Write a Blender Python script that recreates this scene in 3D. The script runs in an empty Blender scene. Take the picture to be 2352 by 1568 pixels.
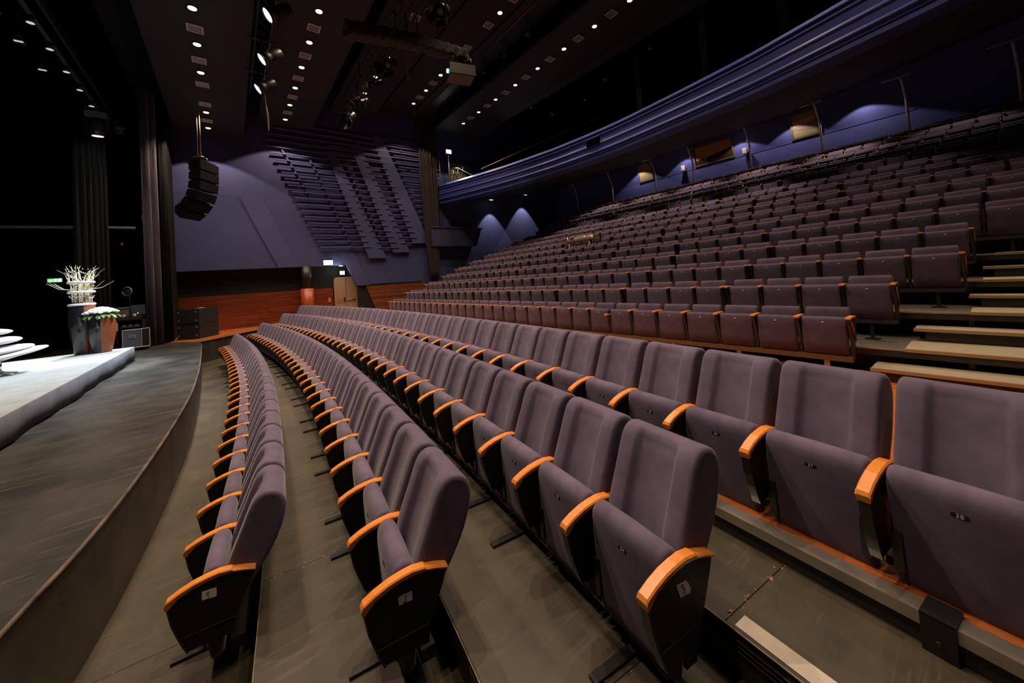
import bpy, bmesh, math, random
from mathutils import Vector, Matrix
random.seed(7)
sc = bpy.context.scene
COL = sc.collection
H0 = 2.52                      # eye height above the pit floor; Z(z) turns a height measured from eye level into world z
def Z(z): return z + H0
PI = math.pi
R_ = math.radians
# ------------------------------------------------------------------ camera
cam_d = bpy.data.cameras.new('camera'); cam = bpy.data.objects.new('camera', cam_d); COL.objects.link(cam)
CM = [[0.7919250540458842, 0.0365843007241598, -0.6095213677263064],
      [-0.6066776605676049, -0.06608115630458115, -0.7921966277065731],
      [-0.06925983643238666, 0.9971433546496582, -0.03013644530108505]]
mw = Matrix(CM).to_4x4(); mw.translation = (0, 0, H0); cam.matrix_world = mw
cam_d.sensor_fit = 'HORIZONTAL'; cam_d.sensor_width = 36
cam_d.lens = 844.454 * 36 / 2352; cam_d.shift_y = (608.817 - 784) / 2352
cam_d.clip_start = 0.05; cam_d.clip_end = 200
sc.camera = cam
# ------------------------------------------------------------------ world, exposure
w = bpy.data.worlds.new('world'); sc.world = w; w.use_nodes = True
w.node_tree.nodes['Background'].inputs[0].default_value = (0.75, 0.66, 0.85, 1)
w.node_tree.nodes['Background'].inputs[1].default_value = 0.014
sc.view_settings.view_transform = 'Standard'; sc.view_settings.look = 'None'
sc.view_settings.gamma = 1; sc.view_settings.use_curve_mapping = False; sc.view_settings.exposure = 0.0
try:
    sc.cycles.use_denoising = True; sc.cycles.max_bounces = 5; sc.cycles.sample_clamp_indirect = 3
    sc.cycles.caustics_reflective = False; sc.cycles.caustics_refractive = False
except Exception: pass
WARM = (1.0, 0.74, 0.53)
P_HOUSE = 480.0
# ------------------------------------------------------------------ materials
MATS = {}
def mat(name, col, rough=0.6, metal=0.0, emis=None, var=0.0, vscale=8.0, bump=0.0, bscale=200.0, obj_var=0.0, sheen=0.0, spec=0.5, stretch=None):
    m = bpy.data.materials.new(name); m.use_nodes = True
    nt = m.node_tree; b = nt.nodes['Principled BSDF']
    b.inputs['Base Color'].default_value = (*col, 1); b.inputs['Roughness'].default_value = rough
    b.inputs['Metallic'].default_value = metal; b.inputs['Specular IOR Level'].default_value = spec
    if sheen: b.inputs['Sheen Weight'].default_value = sheen; b.inputs['Sheen Roughness'].default_value = 0.4
    if emis:
        b.inputs['Emission Color'].default_value = (*emis[0], 1); b.inputs['Emission Strength'].default_value = emis[1]
        try: m.cycles.emission_sampling = 'NONE'
        except Exception: pass
    src = None
    if var or bump or obj_var:
        tc = nt.nodes.new('ShaderNodeTexCoord')
        vec = tc.outputs['Object']
        if stretch:
            mp = nt.nodes.new('ShaderNodeMapping'); mp.inputs['Scale'].default_value = stretch
            nt.links.new(vec, mp.inputs['Vector']); vec = mp.outputs['Vector']
    if var or obj_var:
        n = nt.nodes.new('ShaderNodeTexNoise'); n.inputs['Scale'].default_value = vscale; n.inputs['Detail'].default_value = 5
        nt.links.new(vec, n.inputs['Vector'])
        mr = nt.nodes.new('ShaderNodeMapRange'); mr.inputs['From Min'].default_value = .3; mr.inputs['From Max'].default_value = .7
        mr.inputs['To Min'].default_value = 1 - var; mr.inputs['To Max'].default_value = 1 + var
        nt.links.new(n.outputs['Fac'], mr.inputs['Value'])
        val = mr.outputs['Result']
        if obj_var:
            oi = nt.nodes.new('ShaderNodeObjectInfo'); mr2 = nt.nodes.new('ShaderNodeMapRange')
            mr2.inputs['To Min'].default_value = 1 - obj_var; mr2.inputs['To Max'].default_value = 1 + obj_var
            nt.links.new(oi.outputs['Random'], mr2.inputs['Value'])
            mu = nt.nodes.new('ShaderNodeMath'); mu.operation = 'MULTIPLY'
            nt.links.new(val, mu.inputs[0]); nt.links.new(mr2.outputs['Result'], mu.inputs[1]); val = mu.outputs[0]
        vm = nt.nodes.new('ShaderNodeVectorMath'); vm.operation = 'SCALE'; vm.inputs[0].default_value = col
        nt.links.new(val, vm.inputs['Scale']); nt.links.new(vm.outputs['Vector'], b.inputs['Base Color'])
    if bump:
        n2 = nt.nodes.new('ShaderNodeTexNoise'); n2.inputs['Scale'].default_value = bscale; n2.inputs['Detail'].default_value = 3
        nt.links.new(vec, n2.inputs['Vector'])
        bp = nt.nodes.new('ShaderNodeBump'); bp.inputs['Strength'].default_value = bump; bp.inputs['Distance'].default_value = 0.002
        nt.links.new(n2.outputs['Fac'], bp.inputs['Height']); nt.links.new(bp.outputs['Normal'], b.inputs['Normal'])
    MATS[name] = m
    return m
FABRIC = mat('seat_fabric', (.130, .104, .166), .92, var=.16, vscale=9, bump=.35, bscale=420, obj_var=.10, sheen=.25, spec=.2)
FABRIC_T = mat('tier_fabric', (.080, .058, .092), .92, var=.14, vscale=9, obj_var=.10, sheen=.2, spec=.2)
WOOD = mat('beech_wood', (.78, .27, .045), .28, var=.16, vscale=6, stretch=(3, 40, 40))
BLACK = mat('black_metal', (.012, .011, .011), .42)
PANEL = mat('black_laminate', (.010, .009, .010), .55, spec=.3)
TRIM = mat('dark_steel', (.07, .065, .055), .38, metal=.7)
STRIP = mat('black_strip', (.022, .020, .018), .4)
SILVER = mat('worn_aluminium', (.55, .50, .44), .38, metal=.85, var=.2, vscale=5)
CHROME = mat('chrome', (.6, .6, .6), .15, metal=1)
WHITE = mat('white_card', (.85, .80, .70), .7)
INK = mat('ink', (.01, .01, .01), .6)
PLATE = mat('number_plate', (.012, .012, .011), .4)
PALE = mat('pale_plate', (.65, .62, .60), .4)
CEIL = mat('dark_ceiling', (.0135, .0125, .0125), .7, var=.08, vscale=1.5)
VOID = mat('black_drape', (.008, .008, .010), .95, spec=.1)
BLUE = mat('blue_wall_paint', (.056, .067, .172), .75, var=.05, vscale=.8, spec=.25)
BLUE2 = mat('blue_balcony_paint', (.036, .050, .240), .45, var=.06, vscale=1.2, spec=.5)
BLUE3 = mat('blue_back_wall_paint', (.070, .082, .260), .75, var=.04, vscale=.8, spec=.25)
SOFFIT = mat('brown_soffit', (.012, .009, .008), .8)
CARPET = mat('grey_stage_carpet', (.27, .285, .27), .95, var=.12, vscale=3, bump=.3, bscale=150, spec=.1)
SKIRT = mat('grey_skirt_cloth', (.085, .085, .095), .95, var=.15, vscale=4, spec=.1)
TAN = mat('tan_stair_carpet', (.33, .28, .19), .9, var=.15, vscale=14, stretch=(6, 1, 1))
TIERTOP = mat('tier_deck', (.075, .062, .045), .8, var=.2, vscale=12)
CURT = mat('brown_curtain', (.038, .027, .024), .9, spec=.15, sheen=.15)
CURT2 = mat('purple_curtain', (.115, .095, .118), .95, spec=.1, sheen=.3)
DARKW = mat('black_back_wall', (.005, .005, .005), .8)
DOORM = mat('tan_door', (.36, .24, .15), .55)
GLASS = mat('booth_glass', (.30, .22, .12), .08, spec=.8)
FRAME = mat('olive_frame', (.10, .085, .05), .5)
GREY = mat('light_grey_metal', (.45, .43, .40), .4, metal=.4)
BRASS = mat('lamp_housing', (.015, .013, .010), .45, metal=.2)
CONC = mat('charcoal_ceramic', (.02, .018, .02), .06)
RUST = mat('rust_ceramic', (.20, .055, .015), .5, var=.25, vscale=30)
PETAL = mat('white_petals', (.85, .85, .80), .6)
LEAF = mat('green_leaf', (.10, .25, .06), .5)
TWIG = mat('twig', (.75, .68, .48), .7)
SHELL = mat('white_upholstery', (.82, .82, .84), .5)
CASEM = mat('grey_case_laminate', (.11, .12, .16), .5)
L_DOWN = mat('downlight_glow', (1, .8, .6), .5, emis=((1.0, .74, .38), 2.6))
L_COOL = mat('spot_glow', (1, 1, 1), .5, emis=((.75, .85, 1.0), 8))
L_WHITE = mat('white_glow', (1, 1, 1), .5, emis=((.95, 1, .92), 9))
L_GREEN = mat('green_glow', (.1, .8, .2), .5, emis=((.15, .9, .25), 1.2))
L_PALEG = mat('pale_green_glow', (.7, 1, .7), .5, emis=((.75, 1.0, .7), 2.2))
L_RED = mat('red_glow', (1, .1, .1), .5, emis=((1, .05, .08), 2))
L_FAINT = mat('faint_glow', (.8, .8, .9), .5, emis=((.8, .85, 1), .55))
L_DIM = mat('dim_glow', (.8, .8, .9), .5, emis=((.8, .85, 1), 1.5))
VENTM = mat('vent_metal', (.55, .53, .56), .4)

def floor_mat(name, col, scr=(.30, .26, .20), amt=.5, rough=.42):
    m = mat(name, col, rough, spec=.5); nt = m.node_tree; b = nt.nodes['Principled BSDF']
    g = nt.nodes.new('ShaderNodeNewGeometry')
    n1 = nt.nodes.new('ShaderNodeTexNoise'); n1.inputs['Scale'].default_value = 1.3; n1.inputs['Detail'].default_value = 7
    n1.inputs['Roughness'].default_value = .65; nt.links.new(g.outputs['Position'], n1.inputs['Vector'])
    cr = nt.nodes.new('ShaderNodeValToRGB'); cr.color_ramp.elements[0].position = .3; cr.color_ramp.elements[1].position = .75
    cr.color_ramp.elements[0].color = (col[0]*.55, col[1]*.55, col[2]*.55, 1); cr.color_ramp.elements[1].color = (col[0]*1.5, col[1]*1.45, col[2]*1.35, 1)
    nt.links.new(n1.outputs['Fac'], cr.inputs['Fac'])
    last = cr.outputs['Color']
    for k, (rot, sx, sy, sc_, lo, hi) in enumerate(((.5, 1.2, 22, 1.0, .60, .70), (-.25, 1.0, 26, .8, .62, .71), (1.1, 3, 30, 1.5, .63, .70))):
        mp = nt.nodes.new('ShaderNodeMapping'); mp.inputs['Rotation'].default_value = (0, 0, rot); mp.inputs['Scale'].default_value = (sx, sy, 1)
        mp.inputs['Location'].default_value = (k*3.1, k*1.7, 0)
        nt.links.new(g.outputs['Position'], mp.inputs['Vector'])
        nn = nt.nodes.new('ShaderNodeTexNoise'); nn.inputs['Scale'].default_value = sc_; nn.inputs['Detail'].default_value = 6; nn.inputs['Distortion'].default_value = .4
        nt.links.new(mp.outputs['Vector'], nn.inputs['Vector'])
        mr = nt.nodes.new('ShaderNodeMapRange'); mr.inputs['From Min'].default_value = lo; mr.inputs['From Max'].default_value = hi
        mr.inputs['To Max'].default_value = amt; nt.links.new(nn.outputs['Fac'], mr.inputs['Value'])
        mx = nt.nodes.new('ShaderNodeMixRGB'); nt.links.new(mr.outputs['Result'], mx.inputs['Fac'])
        nt.links.new(last, mx.inputs['Color1']); mx.inputs['Color2'].default_value = (*scr, 1); last = mx.outputs['Color']
    nt.links.new(last, b.inputs['Base Color'])
    mr = nt.nodes.new('ShaderNodeMapRange'); mr.inputs['To Min'].default_value = rough - .08; mr.inputs['To Max'].default_value = rough + .22
    nt.links.new(n1.outputs['Fac'], mr.inputs['Value']); nt.links.new(mr.outputs['Result'], b.inputs['Roughness'])
    return m
PITF = floor_mat('pit_boards', (.050, .041, .025), (.20, .15, .09), .17, .5)
STAGEF = floor_mat('stage_boards', (.040, .040, .037), (.15, .145, .13), .4, .28)
RISER = mat('riser_black', (.022, .019, .017), .5, var=.3, vscale=4)
STAGEFACE = mat('stage_face', (.046, .036, .028), .5, var=.35, vscale=3)

def plank_mat(name, c1, c2, sx, sy, rough=.4, axes='XZ'):
    m = mat(name, c1, rough); nt = m.node_tree; b = nt.nodes['Principled BSDF']
    g = nt.nodes.new('ShaderNodeNewGeometry'); sp = nt.nodes.new('ShaderNodeSeparateXYZ'); nt.links.new(g.outputs['Position'], sp.inputs[0])
    cb = nt.nodes.new('ShaderNodeCombineXYZ'); nt.links.new(sp.outputs[axes[0]], cb.inputs[0]); nt.links.new(sp.outputs[axes[1]], cb.inputs[1])
    br = nt.nodes.new('ShaderNodeTexBrick'); br.inputs['Scale'].default_value = 1; br.inputs['Brick Width'].default_value = sx; br.inputs['Row Height'].default_value = sy
    br.inputs['Mortar Size'].default_value = .0015; br.inputs['Color1'].default_value = (*c1, 1); br.inputs['Color2'].default_value = (*c2, 1)
    br.inputs['Mortar'].default_value = (c1[0]*.4, c1[1]*.4, c1[2]*.4, 1); br.inputs['Bias'].default_value = 0
    nt.links.new(cb.outputs[0], br.inputs['Vector'])
    n = nt.nodes.new('ShaderNodeTexNoise'); n.inputs['Scale'].default_value = 3; n.inputs['Detail'].default_value = 6
    mp = nt.nodes.new('ShaderNodeMapping'); mp.inputs['Scale'].default_value = (1, 18, 1); nt.links.new(cb.outputs[0], mp.inputs['Vector']); nt.links.new(mp.outputs[0], n.inputs['Vector'])
    mr = nt.nodes.new('ShaderNodeMapRange'); mr.inputs['To Min'].default_value = .6; mr.inputs['To Max'].default_value = 1.4; nt.links.new(n.outputs['Fac'], mr.inputs['Value'])
    vm = nt.nodes.new('ShaderNodeVectorMath'); vm.operation = 'SCALE'; nt.links.new(br.outputs['Color'], vm.inputs[0]); nt.links.new(mr.outputs['Result'], vm.inputs['Scale'])
    nt.links.new(vm.outputs['Vector'], b.inputs['Base Color'])
    return m
WOODWALL = plank_mat('red_wood_wall', (.22, .046, .014), (.12, .024, .008), 1.1, .07, .35)
WOODFLOOR = plank_mat('orange_wood_floor', (.50, .155, .040), (.36, .10, .025), .6, .06, .3, 'YX')
WOODSLAT = mat('red_wood_slat', (.24, .075, .032), .45, var=.3, vscale=3, obj_var=.35, stretch=(1, 1, 12))
WOODCOL = plank_mat('red_column_wood', (.46, .085, .022), (.32, .058, .015), .07, 3.0, .38)

# ------------------------------------------------------------------ mesh building
class MB:
    def __init__(s): s.v = []; s.f = []; s.sm = []
    def add(s, vs, fs, smooth=False, M=None):
        o = len(s.v)
        for p in vs:
            p = Vector(p)
            if M is not None: p = M @ p
            s.v.append(tuple(p))
        for f in fs: s.f.append(tuple(i + o for i in f)); s.sm.append(smooth)
        return s
    def box(s, x0, x1, y0, y1, z0, z1, M=None):
        v = [(x0,y0,z0),(x1,y0,z0),(x1,y1,z0),(x0,y1,z0),(x0,y0,z1),(x1,y0,z1),(x1,y1,z1),(x0,y1,z1)]
        return s.add(v, [(0,3,2,1),(4,5,6,7),(0,1,5,4),(1,2,6,5),(2,3,7,6),(3,0,4,7)], False, M)
    def prism(s, poly, z0, z1, axis='z', M=None, smooth=False):
        n = len(poly)
        def P(p, h): return (p[0], p[1], h) if axis == 'z' else ((p[0], h, p[1]) if axis == 'y' else (h, p[0], p[1]))
        v = [P(p, z0) for p in poly] + [P(p, z1) for p in poly]
        f = [tuple(range(n))[::-1], tuple(range(n, 2*n))]
        o = len(s.v); s.add(v, f, False, M)
        for i in range(n):
            s.f.append((o+i, o+(i+1) % n, o+n+(i+1) % n, o+n+i)); s.sm.append(smooth)
        return s
    def loft(s, rings, closed=True, caps=True, smooth=True, M=None):
        n = len(rings[0]); v = [p for r in rings for p in r]; f = []
        m = n if closed else n - 1
        for k in range(len(rings)-1):
            for i in range(m):
                f.append((k*n+i, k*n+(i+1) % n, (k+1)*n+(i+1) % n, (k+1)*n+i))
        o = len(s.v); s.add(v, f, smooth, M)
        if caps and closed:
            s.f.append(tuple(o+i for i in range(n))[::-1]); s.sm.append(False)
            s.f.append(tuple(o+(len(rings)-1)*n+i for i in range(n))); s.sm.append(False)
        return s
    def tube(s, path, r, seg=8, M=None, caps=True):
        pts = [Vector(p) for p in path]; rings = []
        rr = r if isinstance(r, (list, tuple)) else [r]*len(pts)
        for i, p in enumerate(pts):
            d = (pts[min(i+1, len(pts)-1)] - pts[max(i-1, 0)]).normalized()
            a = Vector((0,0,1)) if abs(d.z) < .9 else Vector((1,0,0))
            u = d.cross(a).normalized(); t = d.cross(u)
            rings.append([tuple(p + (u*math.cos(2*PI*k/seg) + t*math.sin(2*PI*k/seg))*rr[i]) for k in range(seg)])
        return s.loft(rings, True, caps, seg > 5, M)
    def lathe(s, prof, seg=20, M=None, caps=True):
        rings = [[(r*math.cos(2*PI*k/seg), r*math.sin(2*PI*k/seg), z) for k in range(seg)] for r, z in prof]
        return s.loft(rings, True, caps, True, M)
    def mesh(s, name, m):
        me = bpy.data.meshes.new(name); me.from_pydata(s.v, [], s.f)
        bm = bmesh.new(); bm.from_mesh(me); bmesh.ops.recalc_face_normals(bm, faces=bm.faces); bm.to_mesh(me); bm.free()
        me.polygons.foreach_set('use_smooth', s.sm + [False]*(len(me.polygons)-len(s.sm)))
        me.materials.append(m); me.update()
        return me
    def build(s, name, m, parent=None, loc=None, rot=None):
        o = bpy.data.objects.new(name, s.mesh(name, m)); COL.objects.link(o)
        if parent: o.parent = parent
        if loc: o.location = loc
        if rot: o.rotation_euler = rot
        return o
def tag(o, label, cat, group=None, kind=None):
    if label: o['label'] = label
    if cat: o['category'] = cat
    if group: o['group'] = group
    if kind: o['kind'] = kind
    return o
def empty(name, loc, label, cat, group=None, rz=0):
    o = bpy.data.objects.new(name, None); COL.objects.link(o); o.location = loc; o.rotation_euler = (0, 0, rz)
    o.empty_display_size = .1
    return tag(o, label, cat, group)
def link(name, me, parent, loc=None, rot=None):
    o = bpy.data.objects.new(name, me); COL.objects.link(o); o.parent = parent
    if loc: o.location = loc
    if rot: o.rotation_euler = rot
    return o
def struct(name, mb, m, parent=None):
    o = mb.build(name, m, parent)
    if not parent: o['kind'] = 'structure'
    return o
def ordn(n):
    return f"{n}{'th' if 10 <= n % 100 <= 20 else {1:'st',2:'nd',3:'rd'}.get(n % 10,'th')}"
def smooth_path(pts, k=4):
    out = []; n = len(pts)
    for i in range(n-1):
        p0, p1, p2, p3 = [Vector(pts[j]) for j in (max(i-1,0), i, i+1, min(i+2,n-1))]
        for j in range(k):
            t = j/k
            out.append(tuple(.5*((2*p1)+(-p0+p2)*t+(2*p0-5*p1+4*p2-p3)*t*t+(-p0+3*p1-3*p2+p3)*t**3)))
    out.append(tuple(pts[-1])); return out
def spot(name, loc, aim, power, col, angle, blend=.15, r=.06, parent=None):
    l = bpy.data.lights.new(name, 'SPOT'); l.energy = power; l.color = col; l.spot_size = R_(angle); l.spot_blend = blend; l.shadow_soft_size = r
    o = bpy.data.objects.new(name, l); COL.objects.link(o); o.location = loc
    o.rotation_euler = (Vector(aim)-Vector(loc)).to_track_quat('-Z', 'Y').to_euler()
    return o
def text_mesh(name, s, size, m, ext=.0008):
    cu = bpy.data.curves.new(name, 'FONT'); cu.body = s; cu.size = size; cu.align_x = 'CENTER'; cu.align_y = 'CENTER'; cu.extrude = ext; cu.resolution_u = 2
    o = bpy.data.objects.new(name, cu); COL.objects.link(o)
    dg = bpy.context.evaluated_depsgraph_get(); me = bpy.data.meshes.new_from_object(o.evaluated_get(dg))
    bpy.data.objects.remove(o); bpy.data.curves.remove(cu); me.name = name; me.materials.clear(); me.materials.append(m)
    return me
# ------------------------------------------------------------------ large lights that the house has (the lamps of the grid that hang outside the picture, too)
HOUSE = {'A': (-.53, 7.76, 1.8), 'B': (2.55, 8.78, 1.8), 'C': (5.9, 10.0, 1.8), 'D': (9.16, 10.78, 1.8), 'E': (12.5, 10.2, 1.8)}
for (x, z, aw) in ((-.53, 7.70, 104), (2.55, 8.72, 100), (5.9, 9.94, 92)):
    for y in (1.6, 5.6, 8.2) if x < 5 else (2.0, 5.0, 8.0):
        spot('house_light', (x, y, Z(z)), (x, y, 0), P_HOUSE*(1.2 if y < 3 else 1.75)*(.55 if x > 5 else 1.08), WARM, aw, .6)
spot('house_light', (3.5, -2.0, Z(8.8)), (3.0, -1.0, 0), P_HOUSE*.8, WARM, 110, .5)
for y in (-1.5, 2.5, 6.0, 9.7):
    spot('house_light', (9.16, y, Z(10.7)), (9.16, y, 0), P_HOUSE*.9, WARM, 106, .4)
for y in (-3.0, .5, 4.2):
    spot('house_light', (12.5, y, Z(10.1)), (12.5, y, 0), P_HOUSE*1.1, WARM, 92, .5)
# stage wash: from the three cool heads on the front truss and the moving head over the stage
spot('stage_wash', (-3.27, 17.5, Z(5.45)), (-3.3, 14.6, Z(-1.2)), 5200, (.95, 1.0, .92), 30, .5, .08)
# back wall and side wall scallops under the balcony
for y in (14.3, 11.1, 8.0, 5.6, 3.0):
    spot('wall_wash', (22.15, y, Z(6.82)), (22.15, y, 0), 95, (1.0, .80, .74), 122, .12, .05)
# lamps let into the balcony soffit: two lines over the upper rows
for x, z, ys in ((15.6, 5.45, (2.2, 5.5, 8.5, 11.5, 14.5)), (19.6, 6.33, (.4, 3.5, 6.5, 9.5, 12.5, 15.5))):
    for y in ys: spot('soffit_light', (x, y, Z(z)), (x, y, 0), 180 if y < 2.5 else 560, (1.0, .80, .68), 76, .5, .05)
for x, z, e in ((15.9, 5.72, 420), (19.1, 6.38, 480)):
    spot('wall_wash', (x, 22.35, Z(z)), (x, 22.42, 0), e, (1.0, .85, .80), 74, .25, .04)
# ------------------------------------------------------------------ rows
ROWS = [(-.0847, 76.315, 1.9015, -12.126, 25), (.9854, 64.744, 1.66, -14.273, 29), (2.0417, 61.645, 1.4211, -16.276, 33), (3.0709, 74.693, 1.1851, -17.243, 37)]
YC = 10.121
def row_pt(k, i, r=0.0):
    cx, Rr, D, i0, n = ROWS[k]; a = (i0 + i)*.56/Rr
    return (cx - Rr + (Rr+r)*math.cos(a), YC + (Rr+r)*math.sin(a), a)
FZ = [0.0, .24, .479, .715]
# ---- floors
chips = {}
def arc_panels(name, k, r0, r1, z0, z1, i_from, i_to, step, m, gap=.004):
    root = empty(name, (0, 0, 0), None, None); root['kind'] = 'structure'
    i = i_from
    while i < i_to - .01:
        j = min(i+step, i_to); poly = []
        n = 4
        for t in range(n+1): poly.append(row_pt(k, i+gap+(j-i-2*gap)*t/n, r0)[:2])
        for t in range(n+1): poly.append(row_pt(k, j-gap-(j-i-2*gap)*t/n, r1)[:2])
        MB().prism(poly, z0, z1).build('floor_panel', m, root)
        ch = chips.setdefault(name+str(k), [MB(), root])[0]
        for c in range(26):
            rr = r0 + (r1-r0)*random.random(); d = random.gauss(0, .035); sz = .003+.008*random.random()**2
            x, y, a = row_pt(k, i+d, rr); n_ = 5
            ch.add([(x+sz*(1+1.6*random.random())*math.cos(2*PI*q/n_+.3*random.random()), y+sz*(.4+.5*random.random())*math.sin(2*PI*q/n_), z1+.0007) for q in range(n_)], [tuple(range(n_))])
        i = j
    return root
arc_panels('floor', 0, -1.35, .62, -.14, 0, -19.4-ROWS[0][3], 22-ROWS[0][3], 4.05, PITF)
arc_panels('floor', 1, -.545, .62, -.14, .24, -19.72-ROWS[1][3], 20-ROWS[1][3], 4.05, PITF)
arc_panels('floor', 2, -.525, .62, -.14, .48, -19.9-ROWS[2][3], 22-ROWS[2][3], 4.05, PITF)
arc_panels('floor', 3, -.58, .06, -.14, .71, -20.60-ROWS[3][3], 20.6-ROWS[3][3], 4.03, PITF)
CHIP = mat('bare_wood_chips', (.34, .17, .07), .7, var=.3, vscale=20)
for mb_, root_ in chips.values():
    o = mb_.build('worn_spots', CHIP, root_); o['kind'] = 'stuff'
EDGE = mat('edge_highlight', (.30, .24, .17), .5, var=.4, vscale=6)  # highlight along the top edge trim, put into its pale colour
# step edge profiles (thin ribs along every riser)
for k, r in ((1, -.545), (2, -.525), (3, -.58)):
    for j, (dz, dd) in enumerate(((-.004, .008), (-.05, .012), (-.075, .010), (-.10, .012))):
        path = [(*row_pt(k, i, r-.004)[:2], FZ[k]+dz-.006) for i in [x*.8-22-ROWS[k][3] for x in range(0, 55)] if row_pt(k, i)[1] < 19.0]
        o = MB().tube(path, .006 if j else .005, 6).build('step_edge_trim', TRIM if j else EDGE)
        o['kind'] = 'structure'; o.name = 'trim_%d' % (k*10+j)
# broad white edge strip of the fourth step, near end only
pts0 = [row_pt(3, i, -.565)[:2] for i in (-3.3, -2.2, -1.2, -.2, .60)]; pts1 = [row_pt(3, i, -.475)[:2] for i in (.60, -.2, -1.2, -2.2, -3.3)]
struct('trim_1', MB().prism(pts0+pts1, .7105, .7135), SILVER if False else mat('white_edge_tape', (.62, .55, .47), .6, var=.08, vscale=12))
# side stage / main wooden floor behind row four
def arc(k, r, i0, i1, n=24): return [row_pt(k, i0+(i1-i0)*t/n, r)[:2] for t in range(n+1)]
a3 = ROWS[3][3]
poly = arc(3, .04, -21-a3, 21.9-a3, 30) + [(2.6, 23.56), (7.6, 23.56), (7.6, -2.2)]
struct('floor', MB().prism(poly, Z(-1.68), Z(-1.665)), WOODFLOOR)
struct('wall_riser', MB().prism(poly, -.1, Z(-1.68)), RISER)
# silver nosing with black cover piece
def nosing(i0, i1):
    n = 20; pr = [(-.02, 0), (.075, 0), (.075, -.012), (0, -.012), (0, -.06), (-.02, -.06)]
    rings = []
    for t in range(n+1):
        i = i0+(i1-i0)*t/n; rings.append([(*row_pt(3, i, .04+d)[:2], Z(-1.655)+h) for d, h in pr])
    return MB().loft(rings, True, True, False)
for q, (i0, i1) in enumerate(((-21-a3, -.52), (-.34, 36.5))): struct('trim_%d' % (2+q), nosing(i0, i1), SILVER)
p0 = row_pt(3, -.43, .04)
o = empty('cable_cover', (p0[0], p0[1], Z(-1.81)), 'black metal cover clipped over the silver step edge below seat 38', 'cover', rz=p0[2])
MB().box(-.035, -.024, -.055, .055, 0, .165).build('face_plate', BLACK, o)
MB().box(-.035, .10, -.055, .055, .158, .170).build('top_plate', BLACK, o)
MB().lathe([(.012, 0), (.012, .006)], 10, Matrix.Translation((-.036, 0, .06)) @ Matrix.Rotation(-PI/2, 4, 'Y')).build('screw', TRIM, o)
# pit end wall towards the side stage
edge = [(-1.047, 18.66), (-.474, 19.31), (.254, 20.36), (1.142, 21.41), (1.888, 22.25), (2.6, 23.2)]
# stage
stage_front = [(-2.2, -3.4), (-1.75, -1.2), (-1.42, .5), (-1.20, 1.9), (-1.03, 3.3), (-.905, 4.0), (-.797, 4.98), (-.70, 6.5), (-.634, 8.28), (-.625, 9.5), (-.65, 11.2), (-.702, 12.98), (-.79, 15.2), (-.917, 17.8), (-1.047, 18.66)]
sf = [tuple(p[:2]) for p in smooth_path([(*p, 0) for p in stage_front], 3)]
poly = sf + edge[1:] + [(2.6, 23.7), (-13, 23.7), (-13, -3.4)]
struct('floor', MB().prism(poly, Z(-1.72), Z(-1.69)), STAGEF)
struct('wall_stage_front', MB().prism([(x-.015, y) for x, y in sf] + [(x-.02, y+.01) for x, y in edge[1:]] + [(2.58, 23.6), (-1.6, 23.6), (-1.6, 18), (-2.6, -3.3)], -.1, Z(-1.72)), STAGEFACE)
lip = MB().tube([(x, y, Z(-1.70)) for x, y in sf], .016, 8); struct('trim_4', lip, mat('scuffed_stage_edge', (.10, .08, .065), .5, var=.5, vscale=4))
struct('trim_5', MB().tube([(x, y, Z(-1.70)) for x, y in edge], .016, 8), STAGEFACE)
struct('floor', MB().prism([(-2.15, 20.15), (-1.75, 19.75), (-1.12, 18.95), (-.53, 19.38), (.20, 20.44), (1.08, 21.5), (1.82, 22.34), (2.5, 23.2), (2.5, 23.55), (-2.15, 23.55)], Z(-1.69), Z(-1.682)), WOODFLOOR)

# ------------------------------------------------------------------ high-backed seats of the front rows
def closed_profile(ctrl, k=3):
    n = len(ctrl); out = []
    for i in range(n):
        p0, p1, p2, p3 = [Vector((*ctrl[(i+d) % n], 0)) for d in (-1, 0, 1, 2)]
        for j in range(k):
            t = j/k
            q = .5*((2*p1)+(-p0+p2)*t+(2*p0-5*p1+4*p2-p3)*t*t+(-p0+3*p1-3*p2+p3)*t**3); out.append((q.x, q.y))
    return out
ZA = .62
def shrink(prof, d):
    cx = sum(p[0] for p in prof)/len(prof); cz = sum(p[1] for p in prof)/len(prof); n = len(prof); out = []
    for i in range(n):
        a = Vector(prof[i-1]); b = Vector(prof[(i+1) % n]); t = (b-a); t.normalize(); nn = Vector((t.y, -t.x))
        if nn.dot(Vector((prof[i][0]-cx, prof[i][1]-cz))) < 0: nn = -nn
        out.append((prof[i][0]-nn.x*d, prof[i][1]-nn.y*d))
    return out
back_ctrl = [(.285, -.12), (.290, .0), (.325, .11), (.385, .25), (.430, .36), (.470, .435), (.525, .470), (.590, .462), (.640, .420), (.662, .345), (.645, .25), (.600, .13), (.535, .02), (.465, -.08), (.395, -.15)]
bprof = closed_profile(back_ctrl, 2)
def front_w(p):      # 1 on the front face and the top, 0 on the rear
    i = bprof.index(p); n = len(bprof); t = i/n
    return 1.0 if .02 <= t <= .36 else (.45 if t < .45 else 0)
FW = [front_w(p) for p in bprof]
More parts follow.
